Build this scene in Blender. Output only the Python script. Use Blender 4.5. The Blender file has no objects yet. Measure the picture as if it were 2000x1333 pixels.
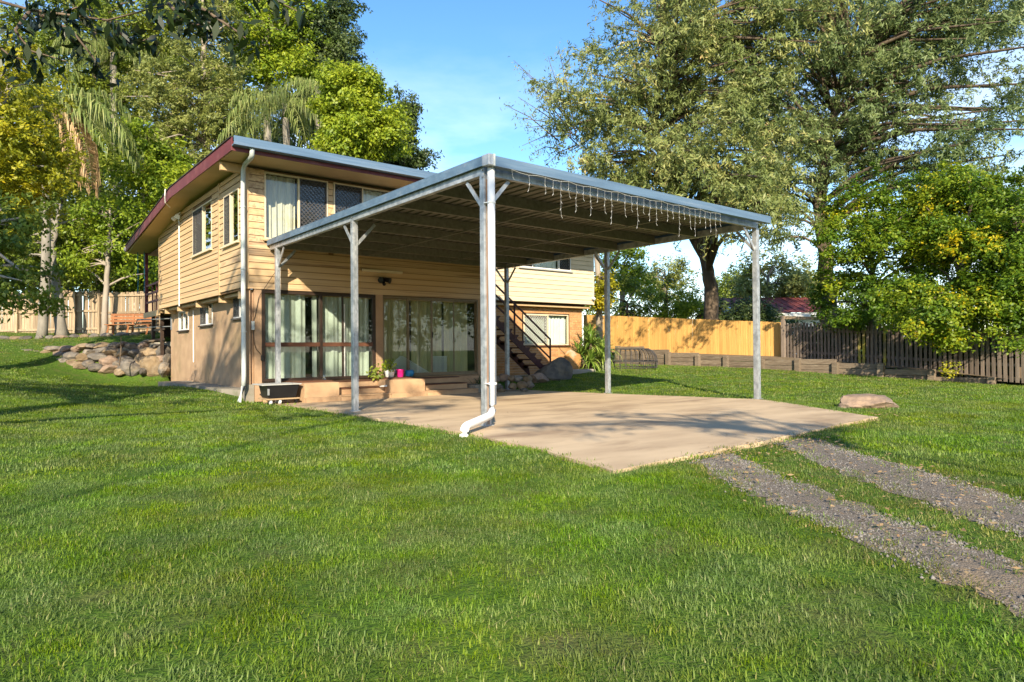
import bpy, math, random
import numpy as np
from mathutils import Vector, Matrix, noise as mnoise

# ------------------------------------------------------------------ camera
random.seed(7)
RNG = np.random.default_rng(11)
scene = bpy.context.scene
col = scene.collection
FPX, YAW, PITCH, ROLL = 1299.06, .6778, .0105, -.0077
CAM = np.array([-4.7238, -15.4935, 1.2034])
_F = np.array([math.sin(YAW)*math.cos(PITCH), math.cos(YAW)*math.cos(PITCH), math.sin(PITCH)])
_R0 = np.array([math.cos(YAW), -math.sin(YAW), 0.0])
_U0 = np.cross(_R0, _F)
_R = math.cos(ROLL)*_R0 + math.sin(ROLL)*_U0
_U = -math.sin(ROLL)*_R0 + math.cos(ROLL)*_U0
cam_data = bpy.data.cameras.new('camera')
cam = bpy.data.objects.new('camera', cam_data)
col.objects.link(cam)
cam.matrix_world = Matrix(((_R[0], _U[0], -_F[0], CAM[0]), (_R[1], _U[1], -_F[1], CAM[1]), (_R[2], _U[2], -_F[2], CAM[2]), (0, 0, 0, 1)))
cam_data.sensor_width = 36.0
cam_data.lens = FPX*36.0/2000.0
cam_data.clip_start = .05
cam_data.clip_end = 3000.0
scene.camera = cam

# ------------------------------------------------------------------ sky, sun, exposure
SUN_AZ = math.radians(36.0)      # light travels towards this bearing (from +Y to +X)
SUN_EL = math.radians(27.5)
world = bpy.data.worlds.new('World')
scene.world = world
world.use_nodes = True
wn, wl = world.node_tree.nodes, world.node_tree.links
bg = wn['Background']
bg.inputs['Strength'].default_value = .15
sky = wn.new('ShaderNodeTexSky')
sky.sky_type = 'NISHITA'
sky.sun_disc = False
sky.sun_elevation = SUN_EL
sky.sun_rotation = math.radians(216.0)
sky.altitude = 50
sky.air_density = 1.0
sky.dust_density = .35
sky.ozone_density = 2.2
wtc = wn.new('ShaderNodeTexCoord')
wmap = wn.new('ShaderNodeMapping'); wmap.inputs['Scale'].default_value = (1.0, 1.0, 3.2)
wno = wn.new('ShaderNodeTexNoise'); wno.inputs['Scale'].default_value = 2.3; wno.inputs['Detail'].default_value = 6; wno.inputs['Roughness'].default_value = .55
wra = wn.new('ShaderNodeMapRange'); wra.inputs[1].default_value = .40; wra.inputs[2].default_value = .66; wra.inputs[3].default_value = 0; wra.inputs[4].default_value = .8
wsep = wn.new('ShaderNodeSeparateXYZ')
wel = wn.new('ShaderNodeMapRange'); wel.inputs[1].default_value = .44; wel.inputs[2].default_value = .20; wel.inputs[3].default_value = 0; wel.inputs[4].default_value = 1
wmul = wn.new('ShaderNodeMath'); wmul.operation = 'MULTIPLY'
wmix = wn.new('ShaderNodeMix'); wmix.data_type = 'RGBA'; wmix.inputs['B'].default_value = (5.6, 6.0, 6.6, 1)
whs = wn.new('ShaderNodeHueSaturation'); whs.inputs['Saturation'].default_value = 1.22; whs.inputs['Value'].default_value = .92; wl.new(sky.outputs[0], whs.inputs['Color'])
wl.new(wtc.outputs['Generated'], wmap.inputs['Vector']); wl.new(wmap.outputs[0], wno.inputs['Vector']); wl.new(wno.outputs['Fac'], wra.inputs[0])
wl.new(wtc.outputs['Generated'], wsep.inputs[0]); wl.new(wsep.outputs['Z'], wel.inputs[0])
wl.new(wra.outputs[0], wmul.inputs[0]); wl.new(wel.outputs[0], wmul.inputs[1])
wl.new(wmul.outputs[0], wmix.inputs['Factor']); wl.new(whs.outputs[0], wmix.inputs['A']); wl.new(wmix.outputs['Result'], bg.inputs['Color'])
sun_data = bpy.data.lights.new('sun', 'SUN')
sun_data.energy = 4.8
sun_data.angle = math.radians(.6)
sun_data.color = (1.0, .87, .66)
sun = bpy.data.objects.new('sun', sun_data)
col.objects.link(sun)
LDIR = Vector((math.sin(SUN_AZ)*math.cos(SUN_EL), math.cos(SUN_AZ)*math.cos(SUN_EL), -math.sin(SUN_EL)))
sun.rotation_euler = LDIR.to_track_quat('-Z', 'Y').to_euler()
sun.location = (-20, -30, 30)
scene.view_settings.view_transform = 'Standard'
scene.view_settings.look = 'None'
scene.view_settings.gamma = 1.0
scene.view_settings.use_curve_mapping = False
scene.view_settings.exposure = 1.08
scene.render.engine = 'CYCLES'
scene.cycles.use_denoising = True
scene.cycles.max_bounces = 7
scene.cycles.transparent_max_bounces = 12
scene.cycles.caustics_reflective = False
scene.cycles.caustics_refractive = False

# ------------------------------------------------------------------ placement helpers (metres; z up; house front wall is y = 0)
def ray(u, v): return _F + _R*((u-1000)/FPX) + _U*((666.5-v)/FPX)
def px(u, v, D): return CAM + ray(u, v)*D
def at_y(u, v, y): d = ray(u, v); return CAM + d*((y-CAM[1])/d[1])
def at_x(u, v, x): d = ray(u, v); return CAM + d*((x-CAM[0])/d[0])
def at_z(u, v, z): d = ray(u, v); return CAM + d*((z-CAM[2])/d[2])
def depth_of(p): return float((np.asarray(p)-CAM) @ _F)

# ------------------------------------------------------------------ materials
MATS = {}
def mat(name, c1, c2=None, rough=.7, scale=6.0, detail=5, bump=.0, bscale=40.0, metal=0.0, rand=.12, spec=.35, stretch=(1, 1, 1), lo=.35, hi=.65, c3=None, s3=1.2):
    """Principled surface: two colours mixed by noise, a large stain colour, bump, and a small tone shift from object to object."""
    m = bpy.data.materials.new(name); m.use_nodes = True
    n, l = m.node_tree.nodes, m.node_tree.links
    b = n['Principled BSDF']
    b.inputs['Roughness'].default_value = rough
    b.inputs['Metallic'].default_value = metal
    b.inputs['Specular IOR Level'].default_value = spec
    tc = n.new('ShaderNodeTexCoord'); oi = n.new('ShaderNodeObjectInfo')
    mp = n.new('ShaderNodeMapping'); mp.inputs['Scale'].default_value = stretch
    off = n.new('ShaderNodeVectorMath'); off.operation = 'SCALE'; off.inputs[0].default_value = (37, 17, 53)
    l.new(oi.outputs['Random'], off.inputs['Scale']); l.new(off.outputs[0], mp.inputs['Location'])
    l.new(tc.outputs['Object'], mp.inputs['Vector'])
    out = None
    c2 = c2 or tuple(x*.8 for x in c1)
    no = n.new('ShaderNodeTexNoise'); no.inputs['Scale'].default_value = scale; no.inputs['Detail'].default_value = detail
    l.new(mp.outputs[0], no.inputs['Vector'])
    mr = n.new('ShaderNodeMapRange'); mr.inputs[1].default_value = lo; mr.inputs[2].default_value = hi
    l.new(no.outputs['Fac'], mr.inputs[0])
    mx = n.new('ShaderNodeMix'); mx.data_type = 'RGBA'
    mx.inputs['A'].default_value = (*c1, 1); mx.inputs['B'].default_value = (*c2, 1)
    l.new(mr.outputs[0], mx.inputs['Factor'])
    out = mx.outputs['Result']
    if c3:
        n3 = n.new('ShaderNodeTexNoise'); n3.inputs['Scale'].default_value = s3; n3.inputs['Detail'].default_value = 6; n3.inputs['Roughness'].default_value = .65
        l.new(mp.outputs[0], n3.inputs['Vector'])
        m3 = n.new('ShaderNodeMapRange'); m3.inputs[1].default_value = .52; m3.inputs[2].default_value = .72
        l.new(n3.outputs['Fac'], m3.inputs[0])
        x3 = n.new('ShaderNodeMix'); x3.data_type = 'RGBA'; x3.inputs['B'].default_value = (*c3, 1)
        l.new(m3.outputs[0], x3.inputs['Factor']); l.new(out, x3.inputs['A']); out = x3.outputs['Result']
    if rand:
        rr = n.new('ShaderNodeMapRange'); rr.inputs[3].default_value = 1-rand; rr.inputs[4].default_value = 1+rand
        l.new(oi.outputs['Random'], rr.inputs[0])
        hs = n.new('ShaderNodeHueSaturation'); l.new(rr.outputs[0], hs.inputs['Value']); l.new(out, hs.inputs['Color']); out = hs.outputs[0]
    l.new(out, b.inputs['Base Color'])
    if bump:
        bn = n.new('ShaderNodeTexNoise'); bn.inputs['Scale'].default_value = bscale; bn.inputs['Detail'].default_value = 4
        l.new(mp.outputs[0], bn.inputs['Vector'])
        bp = n.new('ShaderNodeBump'); bp.inputs['Strength'].default_value = bump; bp.inputs['Distance'].default_value = .02
        l.new(bn.outputs['Fac'], bp.inputs['Height']); l.new(bp.outputs[0], b.inputs['Normal'])
    MATS[name] = m
    return m
def leaf_mat(name, dark, mid, light, trans=.35, rough=.5, odd=None):
    """Leaves: colour from each leaf's own 'tone' value, some light let through."""
    m = bpy.data.materials.new(name); m.use_nodes = True
    n, l = m.node_tree.nodes, m.node_tree.links
    b = n['Principled BSDF']; b.inputs['Roughness'].default_value = rough; b.inputs['Specular IOR Level'].default_value = .4
    at = n.new('ShaderNodeAttribute'); at.attribute_name = 'tone'
    cr = n.new('ShaderNodeValToRGB')
    e = cr.color_ramp.elements
    e[0].position = 0; e[0].color = (*dark, 1); e[1].position = .88 if odd else 1; e[1].color = (*light, 1)
    k = e.new(.5); k.color = (*mid, 1)
    if odd: k = e.new(.97); k.color = (*odd, 1)
    l.new(at.outputs['Fac'], cr.inputs[0]); l.new(cr.outputs[0], b.inputs['Base Color'])
    tr = n.new('ShaderNodeBsdfTranslucent'); mix = n.new('ShaderNodeMixShader'); mix.inputs[0].default_value = trans
    g = n.new('ShaderNodeGamma'); g.inputs[1].default_value = .85; l.new(cr.outputs[0], g.inputs[0]); l.new(g.outputs[0], tr.inputs['Color'])
    l.new(b.outputs[0], mix.inputs[1]); l.new(tr.outputs[0], mix.inputs[2]); l.new(mix.outputs[0], n['Material Output'].inputs['Surface'])
    MATS[name] = m
    return m
def glass_mat(name, tint=(.92, .96, .95), base=.035):
    m = bpy.data.materials.new(name); m.use_nodes = True
    n, l = m.node_tree.nodes, m.node_tree.links
    n.remove(n['Principled BSDF'])
    t = n.new('ShaderNodeBsdfTransparent'); t.inputs[0].default_value = (*tint, 1)
    g = n.new('ShaderNodeBsdfGlossy'); g.inputs['Roughness'].default_value = .015; g.inputs['Color'].default_value = (1, 1, 1, 1)
    lw = n.new('ShaderNodeLayerWeight'); lw.inputs[0].default_value = .5      # facing term is the same from both sides of the pane
    pw_ = n.new('ShaderNodeMath'); pw_.operation = 'POWER'; pw_.inputs[1].default_value = 4.0
    ad = n.new('ShaderNodeMath'); ad.operation = 'MULTIPLY_ADD'; ad.inputs[1].default_value = .9; ad.inputs[2].default_value = base
    mx = n.new('ShaderNodeMixShader'); l.new(lw.outputs['Facing'], pw_.inputs[0]); l.new(pw_.outputs[0], ad.inputs[0]); l.new(ad.outputs[0], mx.inputs[0]); l.new(t.outputs[0], mx.inputs[1]); l.new(g.outputs[0], mx.inputs[2])
    l.new(mx.outputs[0], n['Material Output'].inputs['Surface'])
    MATS[name] = m
    return m
CREAM = (.56, .395, .225)
mat('cladding', CREAM, (.51, .335, .165), rough=.6, scale=2.2, stretch=(1, 8, 8), bump=.12, bscale=18, rand=.05, c3=(.36, .23, .13), s3=1.1)
mat('cladding_knot', CREAM, (.30, .17, .09), rough=.65, scale=3.0, stretch=(1.4, 6, 6), bump=.15, bscale=22, rand=.08, lo=.5, hi=.72, c3=(.24, .14, .08), s3=2.0)
mat('cladding_wing', (.66, .54, .38), (.58, .46, .31), rough=.6, scale=2.0, stretch=(1, 8, 8), bump=.1, bscale=18, rand=.03)
mat('board_shadow', (.20, .12, .06), (.15, .09, .045), rough=.8, rand=0)  # lining behind the boards, darkened to paint the shadow lines between them
mat('board_shadow_wing', (.36, .28, .18), (.30, .23, .15), rough=.8, rand=0)  # paler wing lining, its board shadow lines also put into the colour
mat('trim', (.54, .37, .20), (.47, .32, .165), rough=.6, scale=3, stretch=(4, 4, 1), rand=.05)
mat('soffit', (.56, .41, .24), (.50, .36, .20), rough=.75, scale=1.5, rand=.0)
mat('stucco', (.46, .315, .195), (.37, .245, .15), rough=.9, scale=2.6, detail=9, bump=.7, bscale=60, rand=0, c3=(.28, .205, .115), s3=.8)
mat('pillar', (.40, .26, .16), (.34, .22, .13), rough=.8, scale=2.5, bump=.25, bscale=40, rand=.04, c3=(.27, .17, .10), s3=1.4)
mat('render_steps', (.47, .31, .18), (.40, .26, .15), rough=.8, scale=3, bump=.2, bscale=35, rand=.06, c3=(.30, .18, .10), s3=2.0)
mat('brown_timber', (.13, .055, .03), (.085, .035, .02), rough=.55, scale=4, stretch=(1, 8, 8), rand=.1)
mat('dark_frame', (.045, .028, .02), (.03, .02, .015), rough=.4, rand=.1)
mat('bronze_frame', (.21, .16, .10), (.17, .13, .08), rough=.4, metal=.3, rand=.05)
mat('cream_frame', (.66, .55, .38), (.6, .5, .34), rough=.45, rand=.03)
mat('white_frame', (.72, .72, .70), (.66, .66, .64), rough=.4, rand=.03)
mat('maroon', (.155, .036, .042), (.12, .028, .034), rough=.5, scale=3, rand=.05, c3=(.2, .07, .07), s3=2.2)
mat('gutter_blue', (.13, .205, .29), (.10, .16, .235), rough=.42, scale=3, stretch=(.3, 3, 6), metal=.25, rand=.04, c3=(.2, .26, .33), s3=2.0)
mat('roof_sheet', (.22, .25, .27), (.17, .19, .2), rough=.45, metal=.6, rand=0)
mat('galv', (.48, .50, .52), (.30, .32, .34), rough=.42, metal=.55, scale=9, detail=10, rand=.06, lo=.4, hi=.62, c3=(.60, .61, .62), s3=5)
mat('rust', (.22, .095, .035), (.30, .24, .19), rough=.8, scale=6, stretch=(1, 1, .3), rand=0)
mat('galv_shaded', (.20, .19, .16), (.15, .14, .115), rough=.55, metal=.35, scale=14, detail=8, rand=.04)  # darker copy of galv with the underside's shade in its colour
mat('pvc_white', (.80, .80, .78), (.74, .74, .72), rough=.35, scale=2, rand=.02)
mat('pvc_old', (.50, .53, .52), (.42, .45, .44), rough=.55, scale=3, rand=.03, c3=(.36, .42, .36), s3=1.5)
mat('concrete', (.55, .415, .265), (.43, .315, .20), rough=.88, scale=1.6, detail=12, bump=.3, bscale=120, rand=0, stretch=(.55, 1.3, 1), lo=.38, hi=.66, c3=(.25, .17, .105), s3=.75)
mat('concrete_grey', (.30, .27, .22), (.24, .21, .17), rough=.9, scale=3, bump=.3, bscale=60, rand=.05, c3=(.16, .17, .10), s3=2)
mat('brick', (.50, .27, .115), (.43, .215, .085), rough=.85, scale=9, bump=.3, bscale=60, rand=.16)
mat('mortar', (.56, .46, .34), (.5, .41, .3), rough=.95, scale=9, bump=.3, bscale=60, rand=0)
mat('curtain', (.45, .47, .40), (.40, .42, .35), rough=.85, scale=2, rand=.03)
mat('curtain_white', (.72, .70, .64), (.64, .62, .56), rough=.85, scale=2, rand=.03)
mat('curtain_cream', (.60, .52, .40), (.50, .43, .33), rough=.85, scale=3, stretch=(6, 6, 1), rand=.03)
mat('curtain_olive', (.40, .36, .20), (.33, .30, .16), rough=.85, scale=2, rand=.03)
mat('unlit_interior', (.045, .04, .035), (.03, .028, .025), rough=.9, rand=0)  # near-black colour stands in for the darkness of unlit rooms
mat('mesh_dark', (.10, .095, .095), (.08, .075, .075), rough=.5, rand=0)
mat('mesh_pale', (.52, .50, .46), (.46, .44, .40), rough=.5, rand=0)
mat('screen_backing', (.022, .020, .026), (.015, .014, .018), rough=.6, rand=0)
mat('black_plastic', (.012, .012, .013), (.009, .009, .01), rough=.4, rand=0)
mat('grey_board', (.42, .42, .40), (.36, .36, .34), rough=.6, rand=.05)
mat('ply', (.42, .30, .17), (.36, .25, .14), rough=.7, rand=.05)
mat('stair_steel', (.075, .028, .026), (.05, .02, .02), rough=.5, rand=.05)
mat('fence_yellow', (.58, .335, .10), (.48, .265, .075), rough=.72, scale=3, stretch=(9, 9, .8), bump=.12, bscale=30, rand=.13, c3=(.44, .24, .065), s3=2.5)
mat('fence_brown', (.21, .165, .13), (.135, .105, .085), rough=.85, scale=3, stretch=(9, 9, .8), bump=.2, bscale=30, rand=.22, c3=(.23, .19, .16), s3=2.5)
mat('fence_lichen', (.42, .36, .04), (.17, .13, .10), rough=.85, scale=2, rand=.1)
mat('fence_tan', (.36, .27, .175), (.25, .185, .12), rough=.85, scale=3, stretch=(9, 9, .8), bump=.2, bscale=30, rand=.3, c3=(.12, .095, .07), s3=1.3)  # dark streaks in the timber, plus shade on the fence painted in
mat('sleeper', (.20, .155, .11), (.135, .10, .07), rough=.88, scale=3, stretch=(8, 1, 8), bump=.3, bscale=30, rand=.16, c3=(.27, .22, .16), s3=2.5)
mat('rock_grey', (.17, .15, .125), (.09, .08, .07), rough=.9, scale=4, detail=8, bump=.7, bscale=14, rand=.3, c3=(.27, .21, .14), s3=2.5)
mat('rock_tan', (.25, .18, .105), (.16, .115, .07), rough=.9, scale=4, detail=8, bump=.7, bscale=14, rand=.18, c3=(.30, .24, .17), s3=2.5)
mat('rock_pink', (.30, .21, .145), (.19, .135, .10), rough=.92, scale=5, detail=10, bump=1.0, bscale=12, rand=.1, c3=(.13, .11, .10), s3=1.9)
mat('rock_orange', (.42, .22, .07), (.33, .17, .06), rough=.9, scale=3, bump=.6, bscale=16, rand=.05, c3=(.40, .35, .27), s3=1.4)
mat('soil', (.20, .15, .09), (.13, .095, .06), rough=.95, scale=5, bump=.5, bscale=25, rand=0, c3=(.25, .2, .13), s3=2)
mat('bark_grey', (.28, .25, .21), (.19, .17, .14), rough=.9, scale=5, stretch=(1, 1, .35), bump=.5, bscale=18, rand=.1, c3=(.20, .18, .14), s3=2)
mat('bark_pale', (.34, .29, .23), (.24, .20, .16), rough=.9, scale=4, stretch=(1, 1, .35), bump=.4, bscale=18, rand=.1, c3=(.26, .22, .17), s3=2)
mat('bark_dark', (.13, .095, .065), (.075, .055, .04), rough=.95, scale=5, stretch=(1, 1, .3), bump=.7, bscale=14, rand=.1, c3=(.2, .15, .1), s3=2)
mat('bench_wood', (.30, .12, .045), (.22, .085, .03), rough=.6, scale=3, stretch=(1, 8, 8), rand=.12)
mat('iron', (.035, .035, .038), (.06, .05, .045), rough=.6, rand=0)
mat('steel_bar', (.42, .43, .44), (.34, .35, .36), rough=.4, metal=.6, rand=0)
mat('roof_red', (.20, .055, .05), (.16, .045, .04), rough=.6, rand=0)
mat('white_paint', (.62, .62, .62), (.55, .55, .55), rough=.6, rand=0)
mat('white_glaze', (.82, .82, .80), rough=.2, rand=0)
mat('pink_plastic', (.62, .02, .22), (.56, .02, .2), rough=.35, rand=0)
mat('blue_plastic', (.02, .19, .42), (.02, .16, .36), rough=.35, rand=0)
mat('terracotta', (.25, .12, .07), rough=.8, rand=0)
mat('rope_teal', (.03, .20, .26), rough=.7, rand=0)
mat('wire_white', (.75, .75, .72), rough=.5, rand=0)
mat('wire_black', (.02, .015, .012), rough=.5, rand=0)
mat('bulb', (.6, .6, .58), rough=.25, rand=0)
mat('stone_gravel', (.215, .20, .185), (.13, .12, .112), rough=.9, scale=3, rand=0, c3=(.25, .23, .20), s3=14)
mat('dry_leaf', (.22, .13, .06), (.34, .24, .12), rough=.8, scale=9, rand=0)
glass_mat('glass')
glass_mat('glass_jar', base=.1)
leaf_mat('lf_feather', (.075, .115, .028), (.195, .235, .065), (.38, .37, .12), trans=.3, odd=(.54, .38, .17))
leaf_mat('lf_feather_green', (.055, .095, .03), (.145, .20, .065), (.29, .32, .11), trans=.3, odd=(.42, .33, .15))
leaf_mat('lf_shrub', (.026, .066, .006), (.098, .185, .010), (.28, .34, .016), trans=.4, odd=(.62, .48, .01))
leaf_mat('lf_yellow', (.12, .16, .008), (.32, .32, .014), (.54, .46, .018), trans=.4, odd=(.62, .44, .02))
leaf_mat('lf_bright', (.065, .13, .008), (.215, .30, .018), (.43, .46, .026), trans=.42)
leaf_mat('lf_mid', (.055, .10, .010), (.17, .225, .022), (.33, .36, .04), trans=.38)
leaf_mat('lf_dark', (.030, .052, .016), (.062, .098, .026), (.115, .155, .036), trans=.3)
leaf_mat('lf_grey', (.085, .12, .030), (.21, .24, .055), (.37, .37, .10), trans=.35)
leaf_mat('lf_palm', (.09, .135, .03), (.19, .24, .06), (.38, .39, .14), trans=.3)
leaf_mat('lf_dead', (.28, .17, .08), (.43, .29, .15), (.56, .42, .24), trans=.2)
leaf_mat('lf_near_shaded', (.006, .014, .003), (.011, .024, .005), (.028, .048, .009), trans=.25, rough=.45)  # near twigs: the shade they hang in is put into the leaf colour
leaf_mat('lf_yucca', (.06, .12, .016), (.15, .245, .034), (.34, .42, .085), trans=.25, rough=.4)
leaf_mat('lf_grass', (.066, .132, .009), (.118, .207, .014), (.195, .280, .032), trans=.35, rough=.55, odd=(.27, .28, .08))
leaf_mat('lf_grass_dry', (.10, .13, .018), (.17, .19, .035), (.26, .24, .07), trans=.3, rough=.6, odd=(.36, .28, .13))

# ------------------------------------------------------------------ mesh builder
class MB:
    def __init__(s): s.v = []; s.f = []
    def quadbox(s, P):                      # eight corners: bottom ring then top ring
        b = len(s.v); s.v += [tuple(map(float, p)) for p in P]
        for q in ((3, 2, 1, 0), (4, 5, 6, 7), (0, 1, 5, 4), (1, 2, 6, 5), (2, 3, 7, 6), (3, 0, 4, 7)): s.f.append(tuple(b+i for i in q))
        return s
    def box(s, x0, x1, y0, y1, z0, z1):
        return s.quadbox([(x0, y0, z0), (x1, y0, z0), (x1, y1, z0), (x0, y1, z0), (x0, y0, z1), (x1, y0, z1), (x1, y1, z1), (x0, y1, z1)])
    def bar(s, p, q, w, h, up=(0, 0, 1)):   # rectangular bar from p to q
        p, q = Vector(p), Vector(q); d = (q-p).normalized(); u = Vector(up)
        a = d.cross(u)
        if a.length < 1e-4: a = d.cross(Vector((1, 0, 0)))
        a.normalize(); b = a.cross(d).normalized(); a = a*w/2; b = b*h/2
        return s.quadbox([p-a-b, p+a-b, p+a+b, p-a+b, q-a-b, q+a-b, q+a+b, q-a+b])
    def tube(s, pts, rad, n=8, cap=True):
        pts = [Vector(p) for p in pts]
        if not hasattr(rad, '__len__'): rad = [rad]*len(pts)
        b = len(s.v); ref = Vector((.31, .17, .93))
        for i, p in enumerate(pts):
            d = (pts[min(i+1, len(pts)-1)]-pts[max(i-1, 0)]).normalized()
            a = d.cross(ref)
            if a.length < 1e-3: a = d.cross(Vector((1, 0, 0)))
            a.normalize(); c = d.cross(a)
            for k in range(n):
                t = 2*math.pi*k/n; s.v.append(tuple(p+(a*math.cos(t)+c*math.sin(t))*rad[i]))
        for i in range(len(pts)-1):
            for k in range(n):
                s.f.append((b+i*n+k, b+i*n+(k+1) % n, b+(i+1)*n+(k+1) % n, b+(i+1)*n+k))
        if cap:
            s.f.append(tuple(b+k for k in range(n))[::-1]); s.f.append(tuple(b+(len(pts)-1)*n+k for k in range(n)))
        return s
    def prism(s, poly, axis, a0, a1):       # polygon of (p, q) pushed along an axis
        b = len(s.v); n = len(poly)
        for a in (a0, a1):
            for p, q in poly:
                s.v.append({'x': (a, p, q), 'y': (p, a, q), 'z': (p, q, a)}[axis])
        s.f.append(tuple(b+i for i in range(n))[::-1]); s.f.append(tuple(b+n+i for i in range(n)))
        for i in range(n): s.f.append((b+i, b+(i+1) % n, b+n+(i+1) % n, b+n+i))
        return s
    def lathe(s, c, prof, n=18):
        b = len(s.v); c = Vector(c)
        for r, z in prof:
            for k in range(n):
                t = 2*math.pi*k/n; s.v.append((c.x+r*math.cos(t), c.y+r*math.sin(t), c.z+z))
        for i in range(len(prof)-1):
            for k in range(n): s.f.append((b+i*n+k, b+i*n+(k+1) % n, b+(i+1)*n+(k+1) % n, b+(i+1)*n+k))
        s.f.append(tuple(b+k for k in range(n))[::-1]); s.f.append(tuple(b+(len(prof)-1)*n+k for k in range(n)))
        return s
    def mesh(s, name, m, smooth=False, fix=True):
        me = bpy.data.meshes.new(name); me.from_pydata(s.v, [], s.f)
        if fix:
            import bmesh
            bm = bmesh.new(); bm.from_mesh(me); bmesh.ops.recalc_face_normals(bm, faces=bm.faces); bm.to_mesh(me); bm.free()
        me.materials.append(MATS[m])
        if smooth: me.polygons.foreach_set('use_smooth', [True]*len(me.polygons))
        return me
    def build(s, name, m, parent=None, smooth=False, bevel=0):
        return link(name, s.mesh(name, m, smooth), parent, bevel=bevel)
WLOC = {}
def link(name, me, parent=None, loc=(0, 0, 0), rot=(0, 0, 0), scale=(1, 1, 1), bevel=0):
    """One object at a world place; a child keeps that place under its parent."""
    o = bpy.data.objects.new(name, me); col.objects.link(o)
    o.location = loc; o.rotation_euler = rot; o.scale = scale
    if parent is not None:
        o.parent = parent
        if parent.parent is None: o.matrix_parent_inverse = Matrix.Translation(-Vector(parent.location))
    if bevel:
        b = o.modifiers.new('bevel', 'BEVEL'); b.width = bevel; b.segments = 2; b.limit_method = 'ANGLE'
    return o
def thing(name, label, cat, loc, group=None):
    o = bpy.data.objects.new(name, None); col.objects.link(o)
    o.location = tuple(map(float, loc)); o.empty_display_size = .2
    return tag(o, label, cat, group)
def tag(o, label, cat, group=None, kind=None):
    o['label'] = label; o['category'] = cat
    if group: o['group'] = group
    if kind: o['kind'] = kind
    return o
def struct(o, label=None):
    o['kind'] = 'structure'
    if label: o['label'] = label
    return o
def np_mesh(name, V, F, m, tone=None, smooth=False):
    """Mesh from arrays; F is (n, k)."""
    V = np.ascontiguousarray(V, dtype=np.float32); F = np.ascontiguousarray(F, dtype=np.int32)
    me = bpy.data.meshes.new(name); n, k = F.shape
    me.vertices.add(len(V)); me.vertices.foreach_set('co', V.ravel())
    me.loops.add(n*k); me.loops.foreach_set('vertex_index', F.ravel())
    me.polygons.add(n); me.polygons.foreach_set('loop_start', np.arange(0, n*k, k, dtype=np.int32))
    me.update(calc_edges=True)
    if tone is not None:
        a = me.attributes.new('tone', 'FLOAT', 'FACE'); a.data.foreach_set('value', np.asarray(tone, dtype=np.float32))
    me.materials.append(MATS[m])
    if smooth: me.polygons.foreach_set('use_smooth', [True]*n)
    return me
# ------------------------------------------------------------------ terrain
def slab_z(y): return -.0202*y
CTRL = np.array([
 (-4.7, -15.5, .15), (-.9, -12.2, .20), (-5, -9, .17), (-2, -9.2, .14), (-.5, -9.1, .15), (-.1, -5.5, .08), (.2, -2.5, .03), (-3, -5, .14), (1, -14, .2), (-3, -19, .12),
 (-.15, -.3, .05), (.3, 1.2, .2), (.3, 4.5, .2), (.23, 8.9, .2), (-.45, 9.35, .24), (-1.05, 9.75, .34), (-1.7, 10.1, .5), (-2.25, 10.4, .70), (-3.4, 10.7, 1.10), (-2, 3, .27), (-4, 3, .46), (-6, 5, .85), (-8, 0, .62), (-8, -8, .35), (-8, -14, .22), (-9, 9, 1.25),
 (.5, 10.1, 1.38), (-.2, 10.35, 1.36), (-.8, 10.6, 1.32), (-1.4, 10.8, 1.30), (-2.1, 11.1, 1.27), (-3.4, 11.5, 1.27), (-4, 16, 1.66), (0, 16, 1.78), (-4, 22, 2.07), (2, 18.5, 2.05), (-10, 18, 2.0), (-12, 8, 1.5), (4, 10.5, 1.4),
 (7.3, -2, .05), (7.3, -5, .10), (7.3, -8.3, .15), (4.9, -11.7, .2), (8.6, .4, .2), (9.85, .3, .28), (11, .7, .46), (12, .7, .5), (13.6, .5, .40), (14.5, 4, .5), (16, 8, .6),
 (19, -9.5, -.02), (18.85, -5, .17), (18.67, -.94, .36), (18.4, 5.3, .42), (12, -6, .18), (12, -10, .12), (7, -11.3, .19), (15, -12, .05), (8, -16, .1), (20, -16, -.05), (24, 0, .3),
 (60, 0, .3), (-60, 0, .9), (0, 90, 2.0), (0, -60, -.2), (60, 60, 1.2), (-60, 60, 2.0), (60, -60, -.4), (-60, -60, 0.), (300, 300, .5), (-300, 300, .8), (300, -300, -.4), (-300, -300, 0)], float)
def _rbf():
    P = CTRL[:, :2]; n = len(P)
    d = np.sqrt(((P[:, None]-P[None])**2).sum(-1))
    A = np.zeros((n+1, n+1)); A[:n, :n] = d; A[:n, n] = 1; A[n, :n] = 1
    return np.linalg.solve(A, np.concatenate([CTRL[:, 2], [0]]))
_W = _rbf()
def gz0(x, y):
    x = np.atleast_1d(np.asarray(x, float)); y = np.atleast_1d(np.asarray(y, float)); out = np.empty(len(x))
    for i in range(0, len(x), 20000):
        d = np.sqrt((x[i:i+20000, None]-CTRL[None, :, 0])**2 + (y[i:i+20000, None]-CTRL[None, :, 1])**2)
        out[i:i+20000] = d @ _W[:-1] + _W[-1]
    return out
def g1(x, y): return float(gz([x], [y])[0])
def in_poly(x, y, poly):
    r = np.zeros(len(x), bool); n = len(poly)
    for i in range(n):
        (x0, y0), (x1, y1) = poly[i], poly[(i+1) % n]
        c = ((y0 > y) != (y1 > y)) & (x < (x1-x0)*(y-y0)/((y1-y0) or 1e-9)+x0)
        r ^= c
    return r
SLAB = [(.42, .3), (.36, -2.5), (.17, -5.5), (-.13, -9.1), (-.45, -10.6), (-.86, -11.95), (1.9, -11.78), (4.74, -11.57), (6.2, -9.75), (6.95, -8.75), (7.15, -8.3), (7.16, -4.6), (7.2, -2.3), (7.35, -.9), (6.9, .3)]
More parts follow.
